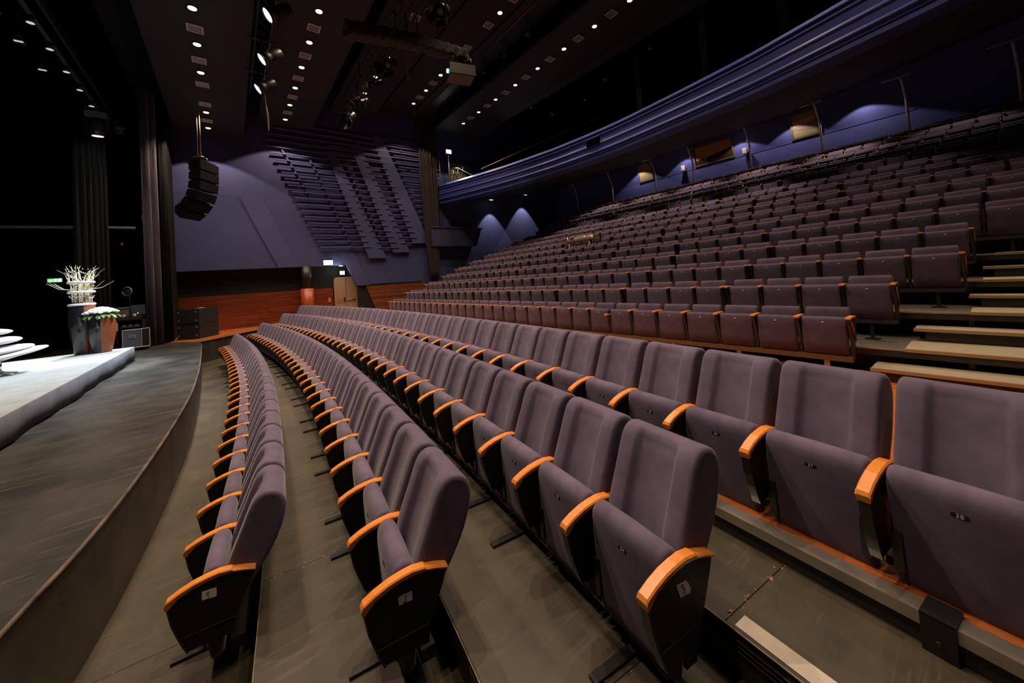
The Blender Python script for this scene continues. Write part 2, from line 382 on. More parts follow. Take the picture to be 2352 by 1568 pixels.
def seat_back():
    st = []
    W = .254
    for y, ins, rec in ((-W, .028, 0), (-W+.004, .013, 0), (-W+.013, .003, 0), (-W+.028, 0, 0), (-.152, 0, 0), (-.136, 0, .008), (-.122, 0, .030), (-.106, 0, .042), (0, 0, .038)):
        st.append((y, ins, rec))
    st = st + [(-y, i, r) for y, i, r in st[-2::-1]]
    rings = []
    for y, ins, rec in st:
        pr = shrink(bprof, ins) if ins else bprof
        rings.append([(x + rec*FW[q]*.9, .25+y, ZA+z - rec*FW[q]*.45) for q, (x, z) in enumerate(pr)])
    return MB().loft(rings)
seat_ctrl = [(.192, -.505), (.176, -.34), (.166, -.12), (.163, .0), (.175, .055), (.210, .083), (.255, .080), (.285, .045), (.290, -.03), (.285, -.15), (.278, -.34), (.266, -.495), (.228, -.522)]
sprof = closed_profile(seat_ctrl, 2)
def seat_pad(W=.245, yc=.25, prof=None, zo=ZA, big=.022):
    prof = prof or sprof; rings = []
    st = [(-W, big), (-W+.005, big*.45), (-W+.016, big*.1), (-W+.03, 0), (0, -.003)]
    st = st + [(-y, i) for y, i in st[-2::-1]]
    for y, ins in st:
        rings.append([(x, yc+y, zo+z) for x, z in (shrink(prof, ins) if ins else prof)])
    return MB().loft(rings)
def arm_rest(y0, y1):
    top = [(-.012, -.012), (.0, .006), (.06, .034), (.13, .056), (.20, .068), (.262, .072), (.33, .062), (.34, .052), (.40, .034), (.462, .010)]
    bot = [(-.006, -.046), (.004, -.047), (.06, .001), (.13, .025), (.20, .038), (.262, .043), (.33, .036), (.34, .034), (.40, .016), (.462, -.007)]
    rings = []
    for (tx, tz), (bx, bz) in zip(top, bot):
        c = .007
        rings.append([(bx, y0+.004, ZA+bz), (tx, y0, ZA+tz-c), (tx, y0+c, ZA+tz), (tx, y1-c, ZA+tz), (tx, y1, ZA+tz-c), (bx, y1-.004, ZA+bz)])
    return MB().loft(rings, True, True, False)
def side_panel(y0, y1):
    poly = [(.006, ZA-.050), (.065, ZA-.004), (.135, ZA+.018), (.21, ZA+.032), (.33, ZA+.030), (.452, ZA-.009), (.435, ZA-.06), (.345, ZA-.262), (.33, ZA-.355), (.092, ZA-.350), (.074, ZA-.31), (.048, ZA-.235), (.022, ZA-.15)]
    return MB().prism(poly, y0, y1, 'y')
def front_strip(y0, y1):
    c = [(.006, -.053), (.022, -.15), (.048, -.235), (.074, -.31), (.094, -.355)]
    rings = [[(x-.007, y0, ZA+z), (x+.004, y0, ZA+z), (x+.004, y1, ZA+z), (x-.007, y1, ZA+z)] for x, z in c]
    return MB().loft(rings, True, True, False)
def rail_seam(y): return MB().box(.055, .336, y, y+.004, ZA-.258, ZA-.250)
S = {}
S['backrest'] = seat_back().mesh('backrest', FABRIC)
S['seat_cushion'] = seat_pad().mesh('seat_cushion', FABRIC)
S['armrest'] = arm_rest(-.060, 0).mesh('armrest', WOOD)
S['side_panel'] = side_panel(-.050, -.010).mesh('side_panel', PANEL)
S['front_strip'] = front_strip(-.054, -.006).mesh('front_strip', STRIP)
S['far_armrest'] = arm_rest(.50, .56).mesh('armrest', WOOD)
S['far_panel'] = side_panel(.51, .55).mesh('side_panel', PANEL)
S['far_strip'] = front_strip(.506, .554).mesh('front_strip', STRIP)
hp = MB()
for y in (.012, .445): hp.box(.155, .170, y, y+.042, ZA-.43, ZA-.21)
S['hinge_plate'] = [MB().box(.158, .172, y, y+.040, ZA-.42, ZA-.22).mesh('hinge_plate', BLACK) for y in (.010, .450)]
S['pivot'] = MB().tube([(.235, -.012, ZA-.33), (.235, .03, ZA-.33)], .022, 8).tube([(.235, .47, ZA-.33), (.235, .51, ZA-.33)], .022, 8).mesh('pivot', BLACK)
S['mounting_beam'] = MB().box(.30, .38, .02, .56, .10, .175).mesh('mounting_beam', BLACK)
f = MB(); f.box(-.06, .42, .268, .322, 0, .020); f.tube([(.34, .295, .02), (.34, .295, .14)], .026, 8)
S['foot'] = f.mesh('foot', BLACK)
pl = []
for k in range(16):
    a = 2*PI*k/16; pl.append((.25 + .030*math.copysign(abs(math.cos(a))**.5, math.cos(a)), ZA-.035+.0125*math.copysign(abs(math.sin(a))**.8, math.sin(a))))
S['number_plate'] = MB().prism(pl, .1600, .1660, 'x').mesh('number_plate', PLATE)
pip = MB()
for y in (.228, .272): pip.box(.1592, .1605, y-.0022, y+.0022, ZA-.0375, ZA-.0325)
RN = ['front row', 'second row', 'third row', 'fourth row']
ROT_TXT = Matrix(((0, 0, -1), (-1, 0, 0), (0, 1, 0))).to_euler()     # text facing the stage
def put_seat(k, i, label):
    x, y, a = row_pt(k, i)
    t = empty('theatre_seat', (x, y, FZ[k]), label, 'seat', 'high-backed seats in the curved front rows', rz=a)
    link('backrest', S['backrest'], t); link('seat_cushion', S['seat_cushion'], t)
    link('armrest', S['armrest'], t); link('side_panel', S['side_panel'], t); link('front_strip', S['front_strip'], t)
    link('pivot', S['pivot'], t); link('mounting_beam', S['mounting_beam'], t)
    for h in S['hinge_plate']: link('hinge_plate', h, t)
    p = link('number_plate', S['number_plate'], t)
    if k == 3: num = 37 - i
    elif k == 2: num = 34 - i
    elif k == 1: num = 30 - i
    else: num = 26 - i
    if (k == 3 and i < 8) or (k == 2 and i < 6):
        link('seat_number', text_mesh('seat_number', str(num), .026, PALE), p, (.1590, .25, ZA-.035), ROT_TXT)
    if k < 3 and (i % 3) in (0, 2): link('foot', S['foot'], t)
    if i == ROWS[k][4]-1:
        link('armrest', S['far_armrest'], t); link('side_panel', S['far_panel'], t); link('front_strip', S['far_strip'], t)
    return t
def card(t, n):
    # handwritten paper card on the aisle side of the end panel
    out = {1: [(.171, -.068), (.242, -.079), (.248, -.069), (.248, -.023), (.173, -.016)], 2: [(.179, -.079), (.252, -.084), (.252, -.035), (.176, -.037)],
           3: [(.189, -.024), (.255, -.030), (.275, -.056), (.277, -.066), (.285, -.083), (.276, -.088), (.279, -.096), (.210, -.089)]}[n]
    c = MB().prism([(x, ZA+z) for x, z in out], -.0515, -.0503, 'y').build('row_card', WHITE, t); c['label'] = 'white paper card with handwritten %d' % n
    cx, cz, ang = {1: (.207, -.046, .05), 2: (.214, -.060, 0), 3: (.236, -.058, .2)}[n]
    M = Matrix.Translation((cx, -.0513, ZA+cz)) @ Matrix.Rotation(-ang, 4, 'Y') @ Matrix.Rotation(PI/2, 4, 'X') @ Matrix.Diagonal((1.35, 1.35, 1, 1))
    strokes = {1: [[(-.008, .003), (-.001, .012), (.0, .012), (-.002, -.006), (-.003, -.013)]],
               2: [[(-.004, .010), (.003, .013), (.005, .009), (-.002, -.004), (-.009, -.013), (-.002, -.012), (.006, -.012)]],
               3: [[(-.010, .012), (-.006, .018), (-.001, .014), (-.002, .006), (-.006, .003), (.001, .0), (.004, -.007), (.001, -.014), (-.004, -.015), (-.009, -.010)]]}[n]
    mb = MB()
    for s in strokes: mb.tube([M @ Vector((q[0], q[1], .0006)) for q in smooth_path([(x, y, 0) for x, y in s], 3)], .0017, 5)
    mb.build('handwritten_digit', INK, c)
for k in range(4):
    n = ROWS[k][4]
    for i in range(-2 if k == 3 else 0, n):
        if k == 3:
            num = 37 - i
            lab = f'purple-grey high-backed seat numbered {num}, {ordn(i+3)} from the right in the fourth row' if i < 5 else f'purple-grey high-backed seat, {ordn(i+3)} from the right in the fourth row'
        else:
            lab = f'purple-grey high-backed seat, {ordn(i+1)} from the near end of the {RN[k]}'
            if i == 0: lab = f'purple-grey high-backed seat with paper card {k+1} on its near side, {RN[k]}'
        t = put_seat(k, i, lab)
        if k < 3 and i == 0:
            card(t, k+1)
            MB().box(.055, .336, -.054, -.049, ZA-.258, ZA-.250).build('panel_seam', TRIM, t)

# ------------------------------------------------------------------ raked seating
TX = lambda k: 6.42 + 1.07*(k-5)
TZ = {k: -.852 + .3765*(k-5) for k in range(5, 15)}
for k in range(15, 20): TZ[k] = 3.02 + .413*(k-15)
Y0 = {5: 1.20, 6: .88, 7: .26, 8: .17, 9: .60, 10: 0.0, 11: -.09, 12: .20, 13: -.14, 14: -.22, 15: -.33, 16: -.41, 17: -.48, 18: -.56, 19: -.63}
ARM_H = .84
XE = lambda k: 6.95 + 1.072*(k-6)
YT = 19.75
for k in range(6, 20):
    zf = Z(TZ[k]) - ARM_H
    x1 = XE(k+1)+.1 if k < 19 else 22.95
    o = MB().box(XE(k), x1, -3.2, YT, zf-.06, zf).build('floor', TIERTOP); o['kind'] = 'structure'
    MB().box(XE(k)-.012, XE(k)+.03, -3.2, YT, zf-.018, zf+.004).build('nosing', SILVER, o)
    MB().box(XE(k)-.004, XE(k)+.02, -3.2, YT, zf-.10, zf-.018).build('front_beam', RISER, o)
    MB().box(XE(k)+.30, XE(k)+.33, -3.2, YT, zf-.42, zf-.06).build('riser_board', RISER, o)
    if k < 12:
        for y in (-.35, .2):
            MB().box(XE(k)+.06, XE(k)+.10, y, y+.05, zf-.30, zf-.10).build('bracket', BLACK, o)
struct('floor', MB().box(7.55, 22.9, 19.78, 23.0, Z(-1.72), Z(-1.67)), DARKW)
# end panel of the tiers
poly = [(6.95, Z(-1.67))]
for k in range(6, 20): poly += [(XE(k)+.3, Z(TZ[k])-ARM_H-.42 if k > 6 else Z(-1.67)), (XE(k)+.3, Z(TZ[k])-ARM_H)]
struct('wall_tier_end', MB().prism(poly + [(22.9, Z(4)), (22.9, Z(-1.67))], YT-.02, YT+.03, 'y'), DARKW)
# stairs at the near aisle
st = empty('aisle_stairs', (6.5, .5, Z(-1.67)), 'tan carpeted aisle steps with pale nosings climbing beside the raked seats', 'stairs')
def step(x0, x1, y1, z, y0=-3.0, riser=True):
    mb = MB(); X = 6.5; Y = .5; ZB = Z(-1.67)
    t = MB().box(x0-X, x1-X, y0-Y, y1-Y, z-.028-ZB, z-ZB).build('tread', TAN, st)
    MB().box(x0-.012-X, x0+.025-X, y0-Y, y1+.006-Y, z-.034-ZB, z+.004-ZB).build('nosing', mat_nose, t)
    if riser: MB().box(x0+.03-X, x0+.05-X, y0-Y, y1-.10-Y, max(z-.19-ZB, .006), z-.028-ZB).build('riser', RISER, t)
mat_nose = mat('brass_nosing', (.52, .38, .22), .35, metal=.6)
step(6.53, 6.98, 1.04, Z(-1.505)); step(6.945, 7.66, .765, Z(TZ[6])-ARM_H+.012, riser=False)
step(7.66, 8.06, .73, Z(-1.135)); step(8.015, 8.72, .22, Z(TZ[7])-ARM_H+.012, riser=False)
step(8.72, 9.10, .235, Z(-.76)); step(9.09, 9.82, .10, Z(TZ[8])-ARM_H+.012, riser=False)
step(9.80, 10.17, .09, Z(-.385)); step(10.16, 10.8, -.05, Z(TZ[9])-ARM_H+.012, riser=False)

tseat_ctrl = [(.105, -.52), (.085, -.36), (.078, -.15), (.080, -.055), (.095, -.022), (.135, -.008), (.170, -.022), (.185, -.07), (.185, -.2), (.185, -.36), (.178, -.50), (.140, -.535)]
tback_ctrl = [(.24, -.30), (.26, -.15), (.285, -.02), (.300, .055), (.320, .092), (.355, .105), (.392, .092), (.405, .05), (.400, -.02), (.375, -.16), (.345, -.30), (.29, -.33)]
tsp = closed_profile(tseat_ctrl, 1); tbp = closed_profile(tback_ctrl, 1)
def t_pad(prof, W, big):
    rings = []
    for y, ins in ((-W, big), (-W+.006, big*.3), (-W+.02, 0), (W-.02, 0), (W-.006, big*.3), (W, big)):
        rings.append([(x, .28+y, ARM_H+z) for x, z in (shrink(prof, ins) if ins else prof)])
    return MB().loft(rings)
def t_arm(y):
    mb = MB(); 
    rings = [[(x, y-.03, ARM_H+z-.022), (x, y-.03, ARM_H+z), (x, y+.03, ARM_H+z), (x, y+.03, ARM_H+z-.022)] for x, z in ((0, -.004), (.03, .0), (.20, .0), (.30, -.004))]
    return mb.loft(rings, True, True, False)
def t_bracket(y):
    return MB().prism([(.025, ARM_H-.030), (.28, ARM_H-.034), (.25, ARM_H-.20), (.20, ARM_H-.55), (.14, ARM_H-.58), (.11, ARM_H-.30)], y-.018, y+.018, 'y')
T = {}
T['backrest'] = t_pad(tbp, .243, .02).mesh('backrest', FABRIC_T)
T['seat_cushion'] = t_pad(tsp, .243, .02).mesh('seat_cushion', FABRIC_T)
T['armrest'] = t_arm(0).mesh('armrest', WOOD); T['arm_bracket'] = t_bracket(0).mesh('arm_bracket', BLACK)
T['far_arm'] = t_arm(.56).mesh('armrest', WOOD); T['far_bracket'] = t_bracket(.56).mesh('arm_bracket', BLACK)
T['number_plate'] = MB().box(.072, .079, .270, .292, ARM_H-.088, ARM_H-.072).mesh('number_plate', PALE)
T['seat_rail'] = MB().box(.10, .20, 0, .56, ARM_H-.60, ARM_H-.545).mesh('seat_rail', RISER)
T['leg'] = MB().box(.13, .17, .26, .30, 0, ARM_H-.60).box(.08, .24, .20, .36, 0, .012).mesh('leg', BLACK)
T['leg5'] = MB().box(.13, .16, .255, .315, 0, ARM_H-.60).mesh('leg', GREY)
ep = MB().prism([(.02, ARM_H-.035), (.30, ARM_H-.035), (.19, ARM_H-.34)], -.034, -.026, 'y'); T['end_panel'] = ep.mesh('end_panel', PANEL)
T['edge_strip'] = MB().tube([(.30, -.030, ARM_H-.03), (.195, -.030, ARM_H-.34), (.03, -.030, ARM_H-.05)], .006, 5).mesh('edge_strip', WOOD)
RISROW = mat('brown_seat_rail', (.13, .065, .025), .5)
T['seat_rail5'] = MB().box(.09, .20, 0, .56, ARM_H-.605, ARM_H-.535).mesh('seat_rail', RISROW)
seats = []
for k in range(5, 20):
    y = Y0[k]; i = 0
    extra = 0
    if k >= 9: extra = 2; y -= .56*extra
    ymax = 19.1 if k < 7 else 19.2
    run = 0; grp = {5: 99, 6: 4, 7: 5, 8: 5, 9: 6+extra-1, 10: 4+extra}.get(k, 4+extra+(k % 2))
    while y < ymax:
        dbl = False
        seats.append([k, i, y, False]); run += 1; y += .56; i += 1
        if run >= grp: seats[-1][3] = True; y += .085; run = 0; grp = 4
    seats[-1][3] = True
# three seats of the eleventh-row give way to the mixing table
seats = [s for s in seats if not (s[0] == 11 and 10.12 < s[2] < 12.58)]
def dist(s): return math.hypot(TX(s[0]), s[2]) - .0*s[0]
order = sorted(seats, key=dist); near = set(id(s) for s in order[:300])
rest = MB(); rest_w = MB(); cnt = {}
def add_mesh(mb, me, off):
    mb.add([(v.co.x+off[0], v.co.y+off[1], v.co.z+off[2]) for v in me.vertices], [tuple(p.vertices) for p in me.polygons], True)
for s in seats:
    k, i, y, endarm = s
    loc = (TX(k), y, Z(TZ[k]) - ARM_H)
    if id(s) in near:
        where = 'near end' if k < 9 else 'right edge'
        lab = f'low-backed folding seat, {ordn(i+1)} from the {where} of the {ordn(k-4)} raked row'
        t = empty('folding_seat', loc, lab, 'seat', 'low-backed seats on the raked tiers')
        for nme in ('backrest', 'seat_cushion', 'arm_bracket', 'number_plate'): link(nme, T[nme], t)
        if k == 5 and i == 7:
            link('armrest', T['armrest'], t, (-.05, 0, -.10)); 
        elif not (k in (9, 12, 14) and i in (1, 5)): link('armrest', T['armrest'], t)
        link('seat_rail', T['seat_rail5' if k == 5 else 'seat_rail'], t)
        if i % 2 == 0: link('leg', T['leg5'] if k == 5 else T['leg'], t)
        if endarm: link('armrest', T['far_arm'], t); link('arm_bracket', T['far_bracket'], t)
        if i == 0 and k < 9: link('edge_strip', T['edge_strip'], link('end_panel', T['end_panel'], t))
    else:
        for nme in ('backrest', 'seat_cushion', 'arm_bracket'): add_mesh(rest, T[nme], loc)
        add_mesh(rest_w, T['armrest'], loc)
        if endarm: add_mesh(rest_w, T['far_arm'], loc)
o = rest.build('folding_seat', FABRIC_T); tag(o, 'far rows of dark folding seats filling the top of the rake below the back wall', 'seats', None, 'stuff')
p = rest_w.build('armrests', WOOD, o); p['kind'] = 'stuff'

# ------------------------------------------------------------------ far side wall (y = 23)
YW = 23.0
wf = MB()
wf.prism([(-2.07, Z(1.29)), (5.47, Z(1.33)), (6.0, Z(.09)), (6.75, Z(.07)), (6.75, Z(.12)), (10.1, Z(.09)), (10.1, Z(-1.67)), (25.0, Z(-1.67)), (25.0, Z(13.3)), (-2.07, Z(13.3))], YW, YW+.25, 'y')
wall = struct('wall_far', wf, BLUE)
FIN = mat('blue_fin_paint', (.062, .073, .185), .6, spec=.3)
SLATM = mat('blue_slat_paint', (.115, .122, .250), .5, spec=.4)
def on_wall(name, poly, y0, y1, m=FIN): return MB().prism([(x, Z(z)) for x, z in poly], y0, y1, 'y').build(name, m, wall)
on_wall('raised_panel', [(.546, 4.98), (1.515, 5.05), (3.03, 1.315), (2.07, 1.31)], YW-.06, YW+.02)
on_wall('base_panel', [(4.75, 3.0), (5.35, 1.36), (5.47, 1.305), (6.0, .085), (6.75, .07), (5.95, 1.9), (5.5, 3.0)], YW-.035, YW+.02)
def band(xl0, z0, xr0, xl1, z1, xr1, y=.16):
    on_wall('fin', [(xl0, z0), (xr0, z0), (xr1, z1), (xl1, z1)], YW-y-.03, YW-y)
    on_wall('fin_side', [(xr0-.06, z0), (xr0, z0), (xr1, z1), (xr1-.06, z1)], YW-y, YW+.02)
band(4.62, 7.93, 5.13, 6.72, 1.69, 7.79); band(5.95, 8.60, 6.54, 8.22, 2.02, 9.32); band(7.25, 9.35, 7.90, 9.55, 2.6, 10.75)
SL = []
z = 7.44
for j in range(16): SL.append((1.98 + (4.09-1.98)*j/15, 4.72 + (6.90-4.72)*j/15, 7.44 - 5.06*j/15))
for j, (xa, xb, z) in enumerate(SL):
    on_wall('slat', [(xa, z-.02), (xb, z-.02), (xb, z+.02), (xa, z+.02)], YW-.235, YW-.12, SLATM)
for j in range(-5, 0):     # long upper slats that run behind the fins to the curtain
    z = 7.44 - 5.06*j/15*1.02; xa = 1.75 - .03*j
    on_wall('slat', [(xa, z-.03), (10.4, z-.03), (10.4, z+.03), (xa, z+.03)], YW-.20, YW-.10, SLATM)
for (x0, z0, x1, z1, n) in ((5.98, 8.25, 8.62, 2.32, 18), (7.45, 9.1, 10.0, 2.62, 19), ):
    for j in range(n):
        t = j/(n-1); z = z0+(z1-z0)*t; xb = x0+(x1-x0)*t
        on_wall('slat', [(xb-1.25, z-.02), (xb, z-.02), (xb, z+.02), (xb-1.25, z+.02)], YW-.235, YW-.12, SLATM)
for j in range(19):
    z = 9.3-6.3*j/18; xb = 8.15+2.6*j/18
    on_wall('slat', [(xb, z-.026), (11.2, z-.026), (11.2, z+.026), (xb, z+.02)], YW-.235, YW-.12, SLATM)
for (xa, za, xb, zb) in ((2.25, 8.1, 3.7, 5.15), (3.35, 8.4, 5.75, 2.4), (4.6, 8.9, 5.2, 7.6), (6.2, 9.1, 8.0, 4.6), (8.8, 9.6, 9.6, 7.4), (5.55, 7.6, 7.4, 3.0)):
    on_wall('batten', [(xa, za), (xa+.09, za), (xb+.09, zb), (xb, zb)], YW-.12, YW-.0)
for j in range(3):
    on_wall('panel_joint', [(-1.9, 5.0-.0*j), (.55, 4.985), (.55, 4.995), (-1.9, 5.01)], YW-.004, YW+.01) if j == 0 else None
# recess behind: wooden wall, black band, door wall
rw = struct('wall_recess', MB().box(-2.6, 10.2, 23.55, 23.75, Z(-1.7), Z(3.0)), DARKW)
MB().box(-2.15, 4.75, 23.50, 23.56, Z(-1.69), Z(.05)).build('wood_panelling', WOODWALL, rw)
MB().box(-2.20, -2.12, 23.42, 23.56, Z(-1.69), Z(.05)).build('panel_end', WOODWALL, rw)
struct('ceiling', MB().box(-2.1, 10.0, 23.05, 23.7, Z(1.36), Z(1.46)), DARKW)
# red slatted wall panel right of the door
sw = struct('wall_slatted', MB().prism([(6.5, Z(.06)), (10.3, Z(.06)), (10.3, Z(-1.67)), (7.1, Z(-1.67))], 23.03, 23.10, 'y'), mat('dark_red_backing', (.03, .012, .008), .7))
for j in range(22):
    z = .03 - .077*j; xa = 6.5 + .6*(.06-z)/1.73
    MB().box(xa, 10.3, 22.985, 23.035, Z(z-.056), Z(z)).build('wood_slat', WOODSLAT, sw)
struct('wall_door_side', MB().prism([(6.05, Z(.10)), (6.55, Z(.06)), (7.15, Z(-1.67)), (6.05, Z(-1.67))], 23.06, 23.2, 'y'), DARKW)
# column
c = empty('column', (3.39, 23.18, Z(-1.69)), 'round column, red wood below and black above, in front of the wooden wall', 'column')
c['kind'] = 'structure'
MB().lathe([(.315, 0), (.315, 1.80)], 28).build('wood_cladding', WOODCOL, c)
MB().lathe([(.27, 1.80), (.27, 3.05)], 28).build('black_shaft', BLACK, c)
# door
d = empty('door_1', (5.42, 23.5, Z(-1.67)), None, None); d['kind'] = 'structure'
for x0, x1, nm in ((-.52, .05, 'door_leaf'), (.07, .60, 'door_leaf')):
    l = MB().box(x0, x1, -.04, .0, 0, 2.24).build(nm, DOORM, d)
    MB().box(x0+.04, x1-.04, -.045, -.04, .78, 1.0).build('kick_band', mat('door_band', (.28, .18, .10), .5) if 'door_band' not in MATS else MATS['door_band'], l)
    MB().box(x0+.06, x1-.06, -.046, -.04, 1.05, 2.1).build('upper_panel', DOORM, l)
MB().tube([(.10, -.07, .98), (.58, -.07, .98)], .022, 8).build('push_bar', GREY, d)
MB().box(-.09, -.02, -.07, -.03, .86, 1.12).build('lock_case', BLACK, d)
MB().box(-.60, -.52, -.05, .02, 0, 2.30).box(.60, .68, -.05, .02, 0, 2.30).box(-.60, .68, -.05, .02, 2.24, 2.32).build('door_frame', DOORM, d)
# exit lamps
def lamp_box(name, loc, sx, sz, m, label, cat='lamp', rz=0, power=0):
    o = empty(name, loc, label, cat, rz=rz)
    MB().box(-sx/2-.015, sx/2+.015, 0, .07, -sz/2-.015, sz/2+.015).build('housing', BLACK if m is not L_WHITE else GREY, o)
    MB().box(-sx/2, sx/2, -.012, 0, -sz/2, sz/2).build('diffuser', m, o)
    return o
lamp_box('emergency_lamp', (4.47, 22.90, Z(1.50)), .46, .24, L_WHITE, 'bright white emergency lamp on the lower edge of the blue wall')
lp = bpy.data.lights.new('lamp_light', 'POINT'); lp.energy = 16; lp.color = (.9, 1, .9); lp.shadow_soft_size = .1
lo = bpy.data.objects.new('lamp_light', lp); COL.objects.link(lo); lo.location = (4.9, 22.75, Z(1.15))
lamp_box('exit_sign', (5.30, 23.40, Z(.90)), .24, .20, L_WHITE, 'small white lit sign above the tan double door')
o = empty('ceiling_lamp', (5.2, 23.1, Z(1.30)), 'small round ceiling lamp above the tan door', 'lamp')
MB().lathe([(.17, .03), (.17, 0), (.10, -.02)], 16).build('housing', GREY, o); MB().lathe([(.09, -.022), (.02, -.024)], 16).build('diffuser', L_DIM, o)
o = empty('wall_socket', (4.55, 23.49, Z(-.63)), 'small pale call point on the wooden wall left of the door', 'switch')
MB().box(-.06, .06, -.03, 0, -.13, .13).build('plate', mat('pale_red_plate', (.5, .25, .2), .5), o); MB().box(-.03, .03, -.036, -.03, -.04, .04).build('button', GREY, o)
# ------------------------------------------------------------------ back wall, booth windows, posts
bw = MB(); XB = 22.9
bw.loft([[(XB, -3.4, Z(2.2)), (XB+.3, -3.4, Z(2.2)), (XB+.3, 23.2, Z(2.2)), (XB, 23.2, Z(2.2))], [(XB, -3.4, Z(5.8)), (XB+.3, -3.4, Z(5.8)), (XB+.3, 23.2, Z(5.8)), (XB, 23.2, Z(5.8))],
         [(XB-.42, -3.4, Z(7.9)), (XB+.3, -3.4, Z(7.9)), (XB+.3, 23.2, Z(7.9)), (XB-.42, 23.2, Z(7.9))]], True, True, False)
wb = struct('wall_back', bw, BLUE3)
MB().box(XB-.025, XB+.01, 1.5, 13.3, Z(5.775), Z(5.80)).box(XB-.02, XB+.01, 1.5, 13.3, Z(5.81), Z(5.83)).build('dado_rail', BLUE3, wb)
def window(nm, y0, y1, z0, z1, lab):
    o = empty(nm, (XB-.03, (y0+y1)/2, Z(z0)), None, None); o['kind'] = 'structure'
    o.rotation_euler = (0, -.19, 0); W = (y1-y0)/2; Hh = z1-z0
    MB().box(-.06, .03, -W, W, 0, .09).box(-.06, .03, -W, W, Hh-.07, Hh).box(-.06, .03, -W, -W+.08, .09, Hh-.07).box(-.06, .03, W-.08, W, .09, Hh-.07).build('window_frame', FRAME, o)
    MB().box(-.02, -.01, -W+.08, W-.08, .09, Hh-.07).build('pane', lab, o)
G1 = mat('bright_booth_glass', (.30, .24, .13), .15, spec=.8)
def booth_glass(name, mid, lo, hi):
    m = mat(name, lo, .12, spec=.7); nt = m.node_tree; b = nt.nodes['Principled BSDF']
    tc = nt.nodes.new('ShaderNodeTexCoord'); sp = nt.nodes.new('ShaderNodeSeparateXYZ'); nt.links.new(tc.outputs['Object'], sp.inputs[0])
    return m
GM = mat('dark_booth_glass', (.035, .026, .016), .06, spec=.9); GR = mat('tan_booth_glass', (.28, .22, .13), .12, spec=.8)
window('window_1', 13.4, 14.5, 5.84, 7.08, G1); window('window_2', 8.40, 10.65, 5.86, 7.06, GM); window('window_3', 4.62, 5.72, 5.86, 7.08, GR)
MB().box(XB-.075, XB-.07, 8.50, 10.55, Z(6.42), Z(6.90)).build('reflection_board', mat('booth_back_board', (.33, .13, .04), .6), wb, rot=None) if False else None
ow = bpy.data.objects['window_2']
MB().prism([(-1.04, .62), (.98, .34), (.98, 1.09), (-1.04, 1.09)], -.027, -.021, 'x').build('room_beyond', mat('booth_wood', (.42, .17, .05), .5), ow)
ow = bpy.data.objects['window_3']
MB().prism([(-.46, .74), (.46, .60), (.46, .84), (-.46, .95)], -.027, -.021, 'x').build('room_beyond', mat('booth_wood_pale', (.48, .28, .12), .5), ow)
MB().prism([(-.46, .30), (.46, .45), (.46, .60), (-.46, .74)], -.027, -.021, 'x').build('desk_beyond', mat('booth_desk', (.16, .13, .09), .5), ow)
for j, (y, h) in enumerate(((19.45, 6.86), (16.1, 6.90), (12.75, 6.85), (10.33, 6.93), (7.32, 6.95), (4.40, 6.98), (1.66, 6.88), (-1.0, 6.86))):
    o = empty('handrail_post', (21.9, y, Z(4.0)), f'grey T-shaped post before the back wall, {ordn(8-j)} of the eight from the right', 'post', 'T-shaped posts behind the top row')
    zt = h-4.0
    MB().tube([(0, 0, 0), (0, 0, 1.95), (-.10, .02, 2.25), (-.34, .06, zt-.12), (-.38, .08, zt-.02)], .045, 8).build('pole', GREY, o)
    MB().box(-.42, -.34, -.22, .62 if j not in (5,) else .62, zt-.03, zt+.015).build('crossbar', GREY, o)
    MB().lathe([(.05, 2.2), (.055, 2.26)], 8, Matrix.Translation((-.10, .02, 0))).build('collar', GREY, o)
for j, (y, lab) in enumerate(((11.24, 'small white wall speaker left of the wide booth window'), (7.80, 'small white wall speaker right of the wide booth window'))):
    o = empty('wall_speaker', (22.62, y, Z(5.93)), lab, 'speaker', 'white speakers on the back wall', rz=.2)
    MB().loft([[(-.12, -.11, -.17), (.12, -.08, -.17), (.12, .08, -.17), (-.12, .11, -.17)], [(-.15, -.11, .17), (.12, -.08, .17), (.12, .08, .17), (-.15, .11, .17)]], True, True, False).build('cabinet', mat('white_plastic', (.8, .75, .7), .5) if 'white_plastic' not in MATS else MATS['white_plastic'], o)
    MB().box(.12, .26, -.03, .03, -.03, .03).build('bracket', GREY, o)
    MB().box(-.16, -.14, -.09, .09, -.13, .13, ).build('grille', PALE, o)
# ------------------------------------------------------------------ balcony
bc = [(9.3, -6.2), (10.9, -3.6), (11.9, -1.5), (12.54, .19), (12.98, 1.9), (13.30, 3.3), (13.55, 4.6), (13.84, 7.3), (14.02, 10.1), (13.90, 12.8), (13.72, 14.4), (13.16, 17.5), (12.28, 20.7), (11.55, 22.98)]
bcs = [p for p in smooth_path([(*p, 0) for p in bc], 5)]
prof = [(-.55, 6.60), (-.02, 6.62), (0, 6.60), (.17, 6.45), (.17, 6.42), (.09, 6.405), (.09, 6.36), (.15, 6.30), (.15, 6.27), (.10, 6.255), (.085, 6.0), (.135, 5.93), (.135, 5.90), (.09, 5.87), (.075, 5.66), (.12, 5.60), (.12, 5.57), (.06, 5.54), (.05, 5.45), (-.03, 5.44), (-.03, 5.41), (.02, 5.41), (.02, 5.29), (-.05, 5.26), (-.55, 5.26)]
rings = []
for i, p in enumerate(bcs):
    a = Vector(bcs[max(i-1, 0)]); b = Vector(bcs[min(i+1, len(bcs)-1)]); d = (b-a).normalized(); n = Vector((-d.y, d.x, 0))
    if n.x > 0: n = -n
    rings.append([(p[0]+n.x*q, p[1]+n.y*q, Z(z)) for q, z in prof])
bal = struct('balcony_front', MB().loft(rings, True, True, True), BLUE2); bal['kind'] = 'structure'
